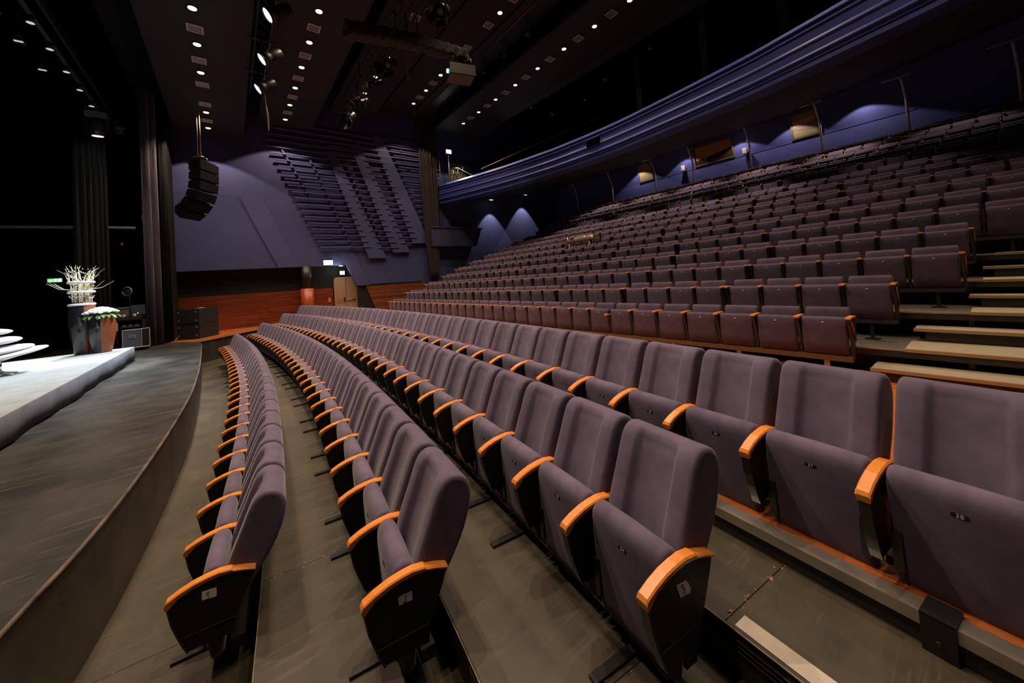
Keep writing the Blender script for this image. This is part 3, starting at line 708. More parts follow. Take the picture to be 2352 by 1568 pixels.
mod = bal.modifiers.new('split', 'EDGE_SPLIT'); mod.split_angle = R_(28)
top_in = [(p[0]+.3, p[1]) for p in bcs]
nn = len(top_in)
mb = MB(); mb.add([(x, y, Z(5.285)) for x, y in top_in] + [(23.0, min(y*1.0, 23), Z(7.22 + max(0, (6-y))*.11)) for x, y in top_in], [(i, i+1, nn+i+1, nn+i) for i in range(nn-1)])
struct('ceiling', mb, SOFFIT)
mb = MB(); mb.add([(x, y, Z(5.75)) for x, y in top_in] + [(24.5, y, Z(9.6)) for x, y in top_in], [(i, i+1, nn+i+1, nn+i) for i in range(nn-1)])
struct('floor', mb, VOID)
# dark seats on the balcony (the gloom up there is put into the fabric colour)
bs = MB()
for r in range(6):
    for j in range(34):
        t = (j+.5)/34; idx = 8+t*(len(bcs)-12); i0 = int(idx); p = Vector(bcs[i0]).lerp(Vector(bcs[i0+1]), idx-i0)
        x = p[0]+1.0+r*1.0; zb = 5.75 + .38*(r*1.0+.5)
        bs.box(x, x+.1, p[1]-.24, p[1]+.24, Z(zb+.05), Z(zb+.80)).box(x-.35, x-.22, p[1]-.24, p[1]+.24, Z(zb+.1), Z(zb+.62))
o = bs.build('balcony_seats', mat('shaded_balcony_fabric', (.025, .020, .028), .95)); tag(o, 'dark rows of balcony seats fading into the gloom above the blue balcony front', 'seats', None, 'stuff')
# niche in the fascia: a black box, the hole's shade put into its colour
o = empty('camera_port', (13.95, 11.08, Z(6.06)), 'black rectangular opening in the blue balcony front', 'opening', rz=.04)
MB().box(-.14, .15, -.36, .36, -.15, .17).build('recess_shade', mat('deep_black', (.002, .002, .002), .95, spec=0), o)
MB().box(-.155, -.13, -.38, .38, .165, .185).build('top_edge', BLUE2, o)
# balcony end platform
fl = empty('floodlight', (12.3, 22.35, Z(6.9)), 'lit white floodlight on a pole at the far end of the balcony', 'lamp')
MB().tube([(0, 0, -.3), (0, 0, 1.75)], .035, 8).build('pole', GREY, fl)
MB().box(-.20, .20, -.10, .02, 1.84, 2.12, ).build('housing', GREY, fl)
MB().box(-.18, .18, -.13, -.10, 1.86, 2.10).build('lens', L_WHITE, fl)
spot('floodlight_beam', (12.30, 22.15, Z(8.85)), (13.6, 19.6, Z(6.6)), 420, (1, .95, .88), 118, .3, .05)
rl = empty('balcony_rail', (12.6, 22.2, Z(6.6)), 'thin grey guard rail on the balcony end beneath the floodlight', 'rail')
for j, y in enumerate((-.9, -.45, 0, .45)):
    MB().tube([(-.15-.25*y, y, 0), (-.05-.25*y, y, 1.0)], .02, 6).build('upright', TRIM, rl)
for z in (.35, .68, 1.0): MB().tube([(.07, -.9, z), (-.24, .45, z)], .016, 6).build('rail_bar', TRIM, rl)
MB().tube([(.10, .3, 1.25), (.35, .1, 1.25), (1.6, -1.3, .05)], .025, 6).build('stair_rail', GREY, rl)
o = empty('access_ladder', (11.55, 22.7, Z(6.5)), 'grey steel ladder behind the brown curtain beside the balcony end', 'ladder')
for y in (-.18, .22): MB().tube([(y, 0, 0), (y, 0, 2.9)], .03, 6).build('stile', GREY, o)
for j in range(9): MB().tube([(-.18, 0, .25+.3*j), (.22, 0, .25+.3*j)], .018, 6).build('rung', GREY, o)
o = MB().tube([(13.6, 20.3, Z(7.3)), (15.0, 17.5, Z(7.9)), (17.0, 13.0, Z(8.7))], .03, 6).build('balcony_handrail', mat('orange_handrail', (.30, .12, .04), .4)); tag(o, 'thin orange-brown handrail sloping up along the dark balcony seats', 'rail')
struct('wall_booth', MB().box(12.6, 14.4, 22.7, 22.95, Z(6.2), Z(8.3)), mat('olive_wall', (.16, .14, .08), .8))
# side wall fixtures under the balcony
for x, z, lab, on in ((15.7, 5.80, 'small lit wall washer under the balcony soffit beside the brown curtain', True), (19.1, 6.45, 'wall washer under the balcony soffit above the second light cone', False)):
    o = empty('wall_washer', (x, 22.4, Z(z)), lab, 'lamp')
    MB().box(-.30, .30, -.05, .05, .0, .05).build('housing', GREY, o); MB().box(-.12, .12, -.04, .04, -.012, 0).build('lens', L_WHITE if on else L_DIM, o)
o = empty('wall_shelf', (12.9, 22.98, Z(3.6)), 'dark blue boxed ledge on the side wall behind the brown curtain', 'ledge')
MB().prism([(-2.2, .0), (1.75, .0), (1.25, -1.25), (-2.2, -1.25)], -.6, .0, 'y').build('box_front', mat('dark_blue_box', (.035, .038, .085), .7), o)
MB().box(-2.2, 1.85, -.66, .02, 0, .06).build('top_board', BLUE, o)
for z in (.5, 1.0): MB().box(.2, 1.45, -.3, .02, z, z+.04).build('slat', BLUE, o)

# ------------------------------------------------------------------ ceiling panels, downlights and grilles
struct('ceiling', MB().box(-13, 25, -8, 24, Z(13.2), Z(13.4)), VOID)
def cpanel(x0, x1, z, y1=22.5, tilt=0.0, y0=-7.0):
    r = []
    for y, ins in ((y0, 0), (y1-.7, 0), (y1-.25, .18), (y1, .55)):
        r.append([(x0+ins, y, Z(z)+tilt), (x1-ins, y, Z(z)-tilt), (x1-ins, y, Z(z)+.16-tilt), (x0+ins, y, Z(z)+.16+tilt)])
    return struct('ceiling', MB().loft(r, True, True, False), CEIL)
cpanel(-1.78, .80, 7.78); cpanel(1.43, 3.86, 8.80); cpanel(4.80, 7.08, 10.02); cpanel(7.72, 9.55, 10.80); cpanel(9.6, 10.0, 10.75); cpanel(11.2, 14.6, 10.22)
GREENC = mat('grey_green_ceiling', (.060, .060, .050), .8)
r = [[(14.6, -7, Z(10.2)), (16.6, -7, Z(10.9)), (16.6, -7, Z(11.05)), (14.6, -7, Z(10.36))], [(14.6, 22.9, Z(10.2)), (15.0, 22.9, Z(10.4)), (15.0, 22.9, Z(10.55)), (14.6, 22.9, Z(10.36))]]
struct('ceiling', MB().loft(r, True, True, False), GREENC)
struct('wall_upper_back', MB().box(24.6, 24.8, -8, 23.2, Z(7), Z(13.3)), VOID)
PALEP = mat('dim_acoustic_panel', (.05, .05, .06), .9)
ub = struct('trim_8', MB().box(24.5, 24.6, 4.0, 6.8, Z(10.6), Z(12.2)), PALEP)
for y0, y1, z0, z1 in ((7.2, 10.4, 10.4, 11.9), (10.8, 14.0, 10.2, 11.5)):
    MB().box(24.5, 24.6, y0, y1, Z(z0), Z(z1)).build('acoustic_panel', PALEP, ub)
for j, (x, y) in enumerate(((20.5, 12.4), (19.5, 8.0), (18.5, 4.4))):
    struct('trim_%d' % (9+j), MB().box(x, x+.35, y, y+.35, Z(7.5), Z(13)), mat('dark_pillar', (.02, .02, .022), .7) if 'dark_pillar' not in MATS else MATS['dark_pillar'])
RING = MB().lathe([(.085, -.004), (.085, .012), (.135, .012), (.135, -.010), (.12, -.014)], 20, caps=False).mesh('trim_ring', CEIL)
LENS = MB().lathe([(.10, .0), (.095, -.012), (.05, -.018), (.01, -.019)], 16).mesh('lens', L_DOWN)
CNAME = {'A': 'leftmost ceiling panel', 'B': 'second ceiling panel', 'C': 'third ceiling panel', 'D': 'fourth ceiling panel', 'E': 'balcony-side ceiling panel'}
def downlight(key, x, y, z, n, power):
    o = empty('downlight', (x, y, Z(z)), f'glowing warm downlight, {ordn(n)} from the far end of the {CNAME[key]}', 'lamp', 'warm downlights in the ceiling panels')
    link('trim_ring', RING, o); link('lens', LENS, o)
    spot('downlight_beam', (x, y, Z(z)-.05), (x, y, 0), power, WARM, 114 if n == 1 and key in 'AB' else {'A': 104, 'B': 100, 'C': 98, 'D': 106, 'E': 92}[key], .12 if n == 1 else .55)
for n, y in enumerate((21.45, 19.63, 16.16, 14.36, 12.56)): downlight('A', -.53, y, 7.76, n+1, P_HOUSE)
for n, y in enumerate((21.4, 19.6, 17.8, 16.0, 14.2, 12.4)): downlight('B', 2.55, y, 8.78, n+1, P_HOUSE)
for n, y in enumerate((19.16, 17.38, 15.57)): downlight('C', 5.9, y, 10.0, n+1, P_HOUSE*.7)
for n, y in enumerate((20.5, 18.72, 16.9, 11.54)): downlight('D', 9.16, y, 10.78, n+1, P_HOUSE)
for n, y in enumerate((20.4, 18.53, 16.7, 14.86, 13.05, 11.23, 9.45, 7.73)): downlight('E', 12.5, y, 10.2, n+1, P_HOUSE*.8)
vf = MB()
vf.box(-.19, .19, -.19, -.155, -.02, .01).box(-.19, .19, .155, .19, -.02, .01).box(-.19, -.155, -.155, .155, -.02, .01).box(.155, .19, -.155, .155, -.02, .01)
VF = vf.mesh('vent_frame', VENTM); VB = MB().box(-.155, .155, -.155, .155, .0, .008).mesh('backing', TRIM)
VL = MB().box(-.15, .15, -.006, .006, -.016, .002).mesh('louvre', VENTM)
def vent(key, x, y, z, n):
    o = empty('ceiling_grille', (x, y, Z(z)), f'square metal lamp grille, {ordn(n)} from the far end of the {CNAME[key]}', 'grille', 'square grilles between the downlights')
    link('vent_frame', VF, o); link('backing', VB, o)
    for q in range(5): link('louvre', VL, o, (0, -.11+.055*q, 0), (.5, 0, 0))
for n, y in enumerate((20.55, 18.8, 17.05, 15.3, 13.5)): vent('A', -.53, y, 7.76, n+1)
for n, y in enumerate((20.5, 18.7, 16.9, 15.1, 13.3)): vent('B', 2.55, y, 8.78, n+1)
for n, y in enumerate((18.3, 16.4, 14.5, 12.6)): vent('C', 5.9, y, 10.0, n+1)
for n, y in enumerate((19.6, 17.8, 14.2, 12.4, 10.6)): vent('D', 9.16, y, 10.78, n+1)
for n, y in enumerate((19.45, 17.56, 15.75, 13.96, 12.15, 10.36, 8.58)): vent('E', 12.5, y, 10.2, n+1)
for n, (x, y, z) in enumerate(((14.5, 13.5, 10.35), (14.9, 10.7, 10.5), (16.7, 9.4, 10.6), (16.8, 12.2, 10.4), (17.0, 16.6, 10.2), (17.3, 14.1, 10.2), (15.2, 16.6, 10.3))):
    o = empty('pendant_can', (x, y, Z(z)), f'unlit round can lamp in the dark above the balcony, {ordn(n+1)} of seven', 'lamp', 'unlit can lamps above the balcony')
    MB().lathe([(.13, .30), (.14, 0), (.12, -.02)], 14).build('can', BLACK, o); MB().lathe([(.10, -.022), (.02, -.03)], 12).build('reflector', CHROME, o)
    if n > 1: MB().tube([(0, 0, .3), (0, 0, 3.1)], .012, 5).build('stem', BLACK, o)
# ------------------------------------------------------------------ trusses
def truss(name, x, z, y0, y1, s, label, sag=.0):
    o = empty(name, (x, y0, Z(z)), label, 'truss')
    L = y1-y0
    for dx, dz in ((-s/2, -s/2), (s/2, -s/2), (-s/2, s/2), (s/2, s/2)):
        MB().tube([(dx, 0, dz), (dx, L, dz)], .028, 6).build('chord', BLACK, o)
    b = MB(); n = int(L/.5)
    for q in range(n):
        a, c = q*.5, (q+1)*.5
        for p0, p1 in (((-s/2, a, -s/2), (s/2, c, -s/2)), ((-s/2, a, -s/2), (-s/2, c, s/2)), ((s/2, a, s/2), (s/2, c, -s/2)), ((-s/2, a, s/2), (s/2, c, s/2))):
            b.tube([p0, p1], .013, 5)
    p = b.build('bracing', TRIM, o); p['kind'] = 'stuff'
    for y in (L*.3, L*.8): MB().tube([(0, y, s/2), (0, y, 13-z)], .015, 5).build('hanging_cable', BLACK, o)
    return o
truss('lighting_truss', 1.08, 7.86, 7.0, 16.6, .42, 'black lattice truss with three lit cool spotlights between the two left ceiling panels')
truss('lighting_truss', 4.6, 8.42, 7.0, 17.6, .46, 'black lattice truss crossed by the long wrapped bundle')
def fixture(name, loc, aim, r, L, label, lit=None, doors=False, beam=None, hang=None):
    o = empty(name, loc, label, 'lamp', 'theatre lamps on the trusses')
    q = (Vector(aim)-Vector(loc)).to_track_quat('Z', 'Y').to_matrix().to_4x4()
    prof = [(r*.55, -L), (r*.75, -L*.96), (r*.8, -L*.5), (r*.8, -L*.35), (r, -L*.3), (r, 0)]
    MB().lathe(prof, 18, q).build('body', BRASS, o)
    MB().lathe([(r*.9, .002), (r*.3, .004)], 18, q).build('lens', lit or PLATE, o)
    MB().lathe([(r*.9, .0), (r*1.04, .0), (r*1.04, .03), (r*.9, .03)], 18, q, caps=False).build('lens_ring', BLACK, o)
    y = MB(); y.tube([q @ Vector((0, r*1.15, -L*.4)), Vector((0, r*1.15, .35)), Vector((0, 0, .45)), Vector((0, -r*1.15, .35)), q @ Vector((0, -r*1.15, -L*.4))], .016, 6); y.build('yoke', BLACK, o)
    ht = (hang - loc[2]) if hang else .58
    MB().tube([(0, 0, .44), (0, 0, ht)], .022, 6).build('drop_arm', BLACK, o)
    MB().box(-.36, .36, -.03, .03, ht-.02, ht+.02).build('clamp_bar', TRIM, o)
    if beam:
        dv = (Vector(beam[0])-Vector(loc)).normalized()
        spot('spot_beam', Vector(loc)+dv*.08+Vector((0, 0, -.05)), beam[0], beam[1], (.58, .76, 1.0), beam[2], .8, .10)
    if doors:
        for k in range(4):
            a = k*PI/2
            M = q @ Matrix.Rotation(a, 4, 'Z') @ Matrix.Translation((r*.95, 0, .03)) @ Matrix.Rotation(.5, 4, 'Y')
            MB().prism([(-r*.8, 0), (r*.8, 0), (r*.95, r*1.5), (-r*.95, r*1.5)], -.004, .004, 'x', M).build('barn_door', BRASS, o)
    return o
for n, (y, lab) in enumerate(((10.75, 'nearest of the three lit cool-white stage spotlights on the left truss'), (12.95, 'middle of the three lit cool-white stage spotlights on the left truss'), (14.95, 'farthest of the three lit cool-white stage spotlights on the left truss'))):
    fixture('stage_spotlight', (1.02, y, Z(7.05)), (1.02-4, y, Z(7.05-3)), .19, .62, lab, L_COOL, False, ((-3.6-.3*n, 11.0+1.8*n, Z(-1.3)), 3400, 56), Z(7.64))
for n, (x, y, z, ax, ay, az, dr, lab) in enumerate(((5.05, 9.1, 7.7, 1.5, 6.5, 3.5, True, 'nearest barn-door lamp on the right truss, above the wrapped bundle'),
        (4.55, 12.1, 7.5, 1.6, 9.6, 4.5, True, 'second lamp with barn doors on the right truss, below the wrapped bundle'),
        (4.45, 13.6, 7.45, 0, 11.6, 4.0, False, 'third lamp along the right truss, a round tube lamp'), (4.35, 15.1, 7.4, .5, 13.0, 4.6, False, 'fourth lamp along the right truss, long cylinder'),
        (4.25, 16.4, 7.25, 1.2, 14.2, 4.2, True, 'farthest lamp on the right truss, barn doors pointing down'))):
    fixture('stage_lamp', (x, y, Z(z)), (ax, ay, Z(az)), .20 if dr else .13, .52 if dr else .62, lab, None, dr, None, Z(8.17))
# loose cable loops
for x, y, zt_, zb, lab in ((1.29, 16.2, 7.66, 6.2, 'loop of black cable dangling from the far end of the left truss'), (4.83, 11.05, 8.20, 6.75, 'loop of cable hanging where the wrapped bundle crosses the truss'), (4.37, 14.2, 8.20, 7.0, 'coil of cable hanging on the right truss beside the tube lamp')):
    pts = smooth_path([(x, y, Z(zt_)), (x+.05, y+.15, Z(zt_*.5+zb*.5)), (x+.10, y+.30, Z(zb)), (x+.12, y+.38, Z(zt_*.45+zb*.55)), (x, y+.45, Z(zt_))], 6)
    tag(MB().tube(pts, .018, 6).build('cable_loop', mat('pale_cable', (.14, .11, .07), .6) if 'pale_cable' not in MATS else MATS['pale_cable']), lab, 'cable')
# wrapped bundle across the truss
rings = []
NB = 170
rb = random.Random(3)
for q in range(NB+1):
    t = q/NB; x = 2.83 + 3.62*t; y = 10.72 - .62*t; zc = 7.32 + .10*math.sin(t*PI)
    rr = .25 - .03*t + .008*math.sin(q*.8) + .008*rb.random()
    if q == 0 or q == NB: rr *= .45
    if q == 1 or q == NB-1: rr *= .88
    ring = []
    for k in range(20):
        a = 2*PI*k/20; fold = .035*math.sin(3*a + q*.42) * (1 if math.sin(a) < .8 else .3) + .015*math.sin(5*a-q*.9)
        sq = 1/max(abs(math.cos(a)), abs(math.sin(a)), .80)*.86
        ring.append((x + .05*math.sin(a*2+q*.3), y + (rr+fold*.8)*sq*math.cos(a), Z(zc) + (rr*.95+fold*.6)*sq*math.sin(a)))
    rings.append(ring)
wb_ = empty('wrapped_bundle', (2.83, 10.72, Z(7.32)), 'long bundle wrapped in wrinkled dark cloth hanging across the right truss', 'bundle')
rings = [[(p[0]-2.83, p[1]-10.72, p[2]-Z(7.32)) for p in r] for r in rings]
MB().loft(rings).build('cloth_wrap', mat('brown_wrap_cloth', (.016, .012, .009), .8, sheen=.25), wb_)
for x in (1.4, 1.75, 2.1): MB().tube([(x, -.3, .2), (x, -.3, .95), (x, .0, .95)], .02, 6).build('hanging_strap', BLACK, wb_)
pj = empty('projector', (6.25, 10.2, Z(6.93)), 'boxy video projector hanging at the right end of the wrapped bundle', 'projector', rz=-.25)
MB().box(-.42, .42, -.34, .34, -.36, -.02).build('case', mat('projector_grey', (.025, .022, .019), .5), pj)
MB().lathe([(.07, 0), (.06, .05), (.02, .055)], 14, Matrix.Translation((-.42, -.10, -.2)) @ Matrix.Rotation(-PI/2, 4, 'Y')).build('lens', mat('blue_lens', (.2, .5, 1), .2, emis=((.25, .6, 1), 3)), pj)
MB().tube([(-.3, -.3, -.02), (-.3, -.3, .2), (.3, .3, .2), (.3, .3, -.02)], .02, 6).tube([(.3, -.3, -.02), (.3, -.3, .2), (-.3, .3, .2), (-.3, .3, -.02)], .02, 6).build('mounting_frame', TRIM, pj)
MB().box(-.40, .40, -.30, .30, -.375, -.36).build('bottom_cover', mat('projector_cover', (.10, .10, .11), .5), pj)
o = empty('catwalk', (10.55, -6, Z(10.9)), 'black catwalk with rails in the gap before the balcony ceiling panel', 'catwalk')
MB().box(-.4, .4, 0, 28, 0, .06).build('deck', BLACK, o)
for x in (-.4, .4):
    for z in (.5, 1.0): MB().tube([(x, 0, z), (x, 28, z)], .025, 6).build('rail', TRIM, o)
for q in range(15): MB().tube([(-.4, q*2, 0), (-.4, q*2, 1.0)], .02, 5).build('upright', BLACK, o)
for q, y in enumerate((11.5, 13.2, 15.0)):
    fixture('catwalk_lamp', (10.52, y, Z(10.35)), (4, y-2, Z(5)), .14, .45, f'black lamp under the dark catwalk, {ordn(q+1)} from the near side', None, False, None, Z(10.89))
for q, y in enumerate((10.0, 17.2)):
    tag(MB().tube([(9.98, y, Z(10.70)), (10.02, y+4.2, Z(10.70))], .018, 6).build('conduit', mat('copper_conduit', (.30, .18, .09), .4, metal=.6) if 'copper_conduit' not in MATS else MATS['copper_conduit']), ['thin copper conduit under the catwalk, nearer of the two', 'thin copper conduit under the catwalk, farther of the two'][q], 'pipe')

# ------------------------------------------------------------------ line array
la = empty('line_array_speaker', (-.80, 19.55, Z(5.55)), 'black curved line array speaker hanging before the blue wall', 'speaker', rz=.0)
YAW = Matrix.Rotation(-.62, 4, 'Z'); SPK = mat('black_speaker_paint', (.004, .004, .0045), .6, spec=.15)
px, pz = .08, -.22
AN = [0, .05, .15, .38, .66, .92]
for q in range(6):
    M = YAW @ Matrix.Translation((px, 0, pz)) @ Matrix.Rotation(AN[q], 4, 'Y')
    b = MB().loft([[(-.30, -.30, -.135), (-.30, .30, -.135), (-.30, .30, .135), (-.30, -.30, .135)], [(.0, -.50, -.18), (.0, .50, -.18), (.0, .50, .18), (.0, -.50, .18)], [(.30, -.50, -.18), (.30, .50, -.18), (.30, .50, .18), (.30, -.50, .18)]], True, True, False, M)
    bo = b.build('array_cabinet', SPK, la)
    MB().box(.30, .31, -.47, .47, -.16, .16, M).build('grille', mat('array_grille', (.006, .0065, .007), .7, spec=.15) if 'array_grille' not in MATS else MATS['array_grille'], bo)
    nx = AN[min(q+1, 5)]; mid = (AN[q]+nx)/2
    px -= .385*math.sin(mid); pz -= .385*math.cos(mid)
MB().box(-.42, .34, -.40, .40, -.03, .02, YAW).build('flying_frame', TRIM, la)
MB().tube([(-.25, 0, .04), (-.22, 0, .22), (0, 0, .33), (.22, 0, .22), (.25, 0, .04)], .02, 6).build('hoist_ring', CHROME, la)
for dx in (-.05, .05): MB().tube([(dx, 0, .30), (dx*.8, 0, 2.25)], .018, 6).build('hanging_cable', mat('pale_rope', (.42, .33, .24), .6) if 'pale_rope' not in MATS else MATS['pale_rope'], la)
MB().box(-.05, .05, -.05, .05, .26, .36).build('hoist_hook', mat('yellow_hook', (.6, .4, .05), .5), la)
# ------------------------------------------------------------------ curtains
def curtain(name, path, z0, z1, m, label, amp=.06, waves=1.0, taper=None, cat='curtain', thick=.0):
    P = smooth_path([(*p, 0) for p in path], 14); rings = []
    cen = Vector(P[len(P)//2])
    for h, f in (taper or ((0, 1), (1, 1))):
        z = z0+(z1-z0)*h; ring = []
        for i, p in enumerate(P):
            a = Vector(P[max(i-1, 0)]); b = Vector(P[min(i+1, len(P)-1)]); d = (b-a).normalized(); n = Vector((-d.y, d.x, 0))
            off = amp*(math.sin(i*waves) + .35*math.sin(i*waves*.43+1+h))
            q = Vector(p) + n*off; q = cen + (q-cen)*f
            ring.append((q.x, q.y, z))
        rings.append(ring)
    mb = MB().loft(rings, False, False, True)
    o = mb.build(name, m); sm = o.modifiers.new('thick', 'SOLIDIFY'); sm.thickness = .03
    return tag(o, label, cat)
curtain('house_curtain', [(-2.52, 19.42), (-2.38, 19.52), (-2.24, 19.64), (-2.10, 19.80)], Z(-1.69), Z(8.3), CURT2, 'purple-brown curtain leg hanging at the far side of the stage opening', .06, .34)
curtain('black_leg', [(-2.06, 19.98), (-1.98, 20.3), (-1.96, 20.7)], Z(-1.68), Z(8.34), VOID, 'narrow black drape beside the purple curtain, before the wooden wall', .05, .6)
curtain('stage_curtain', [(-4.05, 18.4), (-3.75, 18.45), (-3.5, 18.5), (-3.3, 18.55)], Z(-1.69), Z(5.6), mat('dim_stage_cloth', (.0022, .0017, .0023), .95), 'dim brown stage curtain standing behind the vase of twigs', .06, .9)
curtain('wall_curtain', [(10.25, 22.75), (10.6, 22.55), (11.0, 22.50), (11.45, 22.6)], Z(.02), Z(11.9), CURT, 'tall gathered brown curtain hanging at the end of the slatted blue wall', .09, .85, ((0, .34), (.06, .5), (.2, .72), (.5, .9), (.8, 1.0), (.93, .98), (1, .75)))
# stage house
struct('wall_stage_back', MB().box(-12.9, -12.7, -3.4, 23.7, Z(-1.7), Z(13)), VOID)
struct('wall_stage_side', MB().box(-13, -2.1, 23.3, 23.5, Z(-1.7), Z(13)), VOID)
struct('wall_proscenium', MB().box(-2.25, -1.95, 20.9, 23.3, Z(-1.69), Z(13)), VOID)
struct('wall_header', MB().box(-2.75, -1.80, -6, 20.9, Z(8.35), Z(13.2)), VOID)
o = MB().prism([(0, 0), (.05, 0), (.05, 2.4), (0, 2.4)], -6, 27, 'y').build('border_drape', mat('dark_border_cloth', (.014, .016, .030), .95), None, (-3.55, 0, Z(7.6)), (0, -.35, 0)); tag(o, 'dark blue-black border drape stretched across the top of the stage', 'drape')
# light pipe with small lamps and the moving head
o = MB().tube([(-3.27, -2, Z(6.5)), (-3.27, 18.3, Z(6.5))], .05, 8).build('light_pipe', mat('dim_pipe', (.05, .05, .06), .4)); tag(o, 'long dark pipe hung with small lamps running over the stage', 'pipe')
for n, y in enumerate((12.5, 13.6, 14.75, 15.85, 17.0)):
    q = empty('pipe_lamp', (-3.27, y, Z(6.36)), f'small bright-rimmed lamp under the stage pipe, {ordn(n+1)} from the near side', 'lamp', 'small lamps on the stage pipe')
    MB().lathe([(.06, .10), (.07, -.06)], 14).build('can', BLACK, q)
    MB().lathe([(.065, -.062), (.03, -.068)], 14).build('lens', L_FAINT, q)  # faint emission stands in for light reflecting off the lamp
for n, (x, y, z) in enumerate(((-4.3, 14.3, 7.3), (-4.3, 15.7, 7.3), (-4.3, 17.3, 7.3))):
    q = empty('floor_flood', (x, y, Z(z)), f'faint triangular flood lamp above the dark stage, {ordn(n+1)} from the near side', 'lamp', 'triangular flood lamps over the stage')
    MB().prism([(-.10, 0), (.10, 0), (0, .22)], -.1, .1, 'y').build('hood', mat('dim_hood', (.06, .04, .04), .6) if 'dim_hood' not in MATS else MATS['dim_hood'], q)
    MB().box(-.08, .08, -.1, -.06, -.03, -.005).build('rim', L_FAINT, q)
mh = empty('moving_head_lamp', (-3.27, 17.55, Z(5.95)), 'moving head stage lamp with a glowing lens at the end of the stage pipe', 'lamp')
MB().box(-.24, .24, -.20, .20, .18, .34).build('base', mat('dim_grey_plastic', (.10, .10, .11), .5), mh)
MB().box(-.26, -.19, -.07, .07, -.28, .20).box(.19, .26, -.07, .07, -.28, .20).build('yoke', BLACK, mh)
MB().lathe([(.10, .12), (.19, .02), (.20, -.22), (.15, -.40)], 20, Matrix.Rotation(.15, 4, 'X')).build('head', BLACK, mh)
MB().lathe([(.13, -.41), (.02, -.42)], 20, Matrix.Rotation(.15, 4, 'X')).build('lens', mat('yellow_white_glow', (1, 1, .9), .5, emis=((1, 1, .78), 22)), mh)
MB().tube([(0, 0, .34), (0, 0, .55)], .03, 6).build('clamp', TRIM, mh)
sp = empty('signal_lamp', (-2.75, 17.6, Z(5.8)), 'small cluster of cable connectors right of the moving head lamp', 'connector')
MB().tube([(-.5, -.1, .70), (-.25, -.05, .45), (-.05, 0, .16)], .015, 5).build('cable', BLACK, sp); MB().box(-.10, .10, -.03, .03, -.10, .16).build('case', BLACK, sp); MB().box(-.10, .10, -.034, -.03, .10, .115).box(-.10, .10, -.034, -.03, .05, .06).build('label_strips', GREY, sp); MB().box(-.02, .04, -.034, -.03, -.06, .0).build('red_lamp', mat('dim_orange', (.5, .1, .02), .5), sp)
# horizontal pipe, exit sign, camera dome, wall lamp
o = MB().tube([(-8, 19.2, Z(2.70)), (-2.7, 19.2, Z(2.75))], .05, 8).build('barrier_pipe', mat('dim_grey_pipe', (.10, .11, .13), .5)); tag(o, 'grey horizontal pipe crossing the dark stage wing', 'pipe')
ex = empty('exit_sign', (-5.65, 23.24, Z(1.125)), 'small green running-man exit sign glowing in the dark stage wing', 'sign', rz=-.2)
ex.scale = (1.15, 1, 1.22)
MB().box(-.20, .20, 0, .10, -.075, .075).build('housing', BLACK, ex)
MB().box(-.18, .18, -.008, 0, -.06, .06).build('face', L_GREEN, ex)
fig = MB(); fig.box(.08, .16, -.012, -.008, -.05, .05); fig.prism([(-.15, -.012), (-.11, .02), (-.11, .006), (-.05, .006), (-.05, -.020), (-.11, -.020), (-.11, -.035)], -.012, -.008, 'y')
fig.prism([(.0, -.045), (.02, -.02), (.035, -.045), (.05, -.045), (.03, .0), (.05, .01), (.045, .02), (.02, .03), (-.01, .03), (-.02, .01), (.0, .015), (.005, -.005), (-.015, -.045)], -.012, -.008, 'y'); fig.lathe([(.012, -.0), (.012, .004)], 10, Matrix.Translation((.028, -.008, .044)) @ Matrix.Rotation(PI/2, 4, 'X'))
fig.build('running_figure', L_PALEG, ex)
dm = empty('dome_camera', (-3.70, 23.2, Z(2.68)), 'small dome with a red light left of the purple curtain', 'camera')
MB().lathe([(.07, .06), (.085, 0), (.06, -.06), (.01, -.085)], 14).build('dome', GREY, dm); MB().box(-.03, .03, 0, .12, .05, .09).build('bracket', BLACK, dm); MB().lathe([(.03, -.083), (.005, -.10)], 8).build('red_light', L_RED, dm)
wl = empty('desk_fan', (-2.95, 19.15, Z(.42)), 'round pale-rimmed fan left of the purple curtain above the equipment rack', 'fan', rz=-.5)
MB().lathe([(.15, 0), (.17, .03), (.15, .06)], 20, Matrix.Rotation(PI/2, 4, 'X'), caps=False).build('rim', mat('dim_fan', (.16, .16, .17), .5), wl)
MB().lathe([(.145, .02), (.04, .035)], 20, Matrix.Rotation(PI/2, 4, 'X')).build('guard', mat('dark_fan', (.05, .055, .06), .5), wl)
MB().tube([(0, .05, 0), (0, .07, -.5), (0, .07, -.93)], .014, 6).build('stand', BLACK, wl); MB().lathe([(.10, -.93), (.09, -.915)], 14).build('foot', BLACK, wl)
wn = empty('wall_box', (-2.55, 20.0, Z(3.25)), 'small pale box high on the dark wall beside the purple curtain', 'box')
MB().box(-.08, .08, -.05, .05, -.14, .14).build('case', mat('cream_box', (.35, .31, .22), .6), wn); MB().box(-.06, .06, -.06, -.05, -.11, .11).build('cover', MATS['cream_box'], wn)
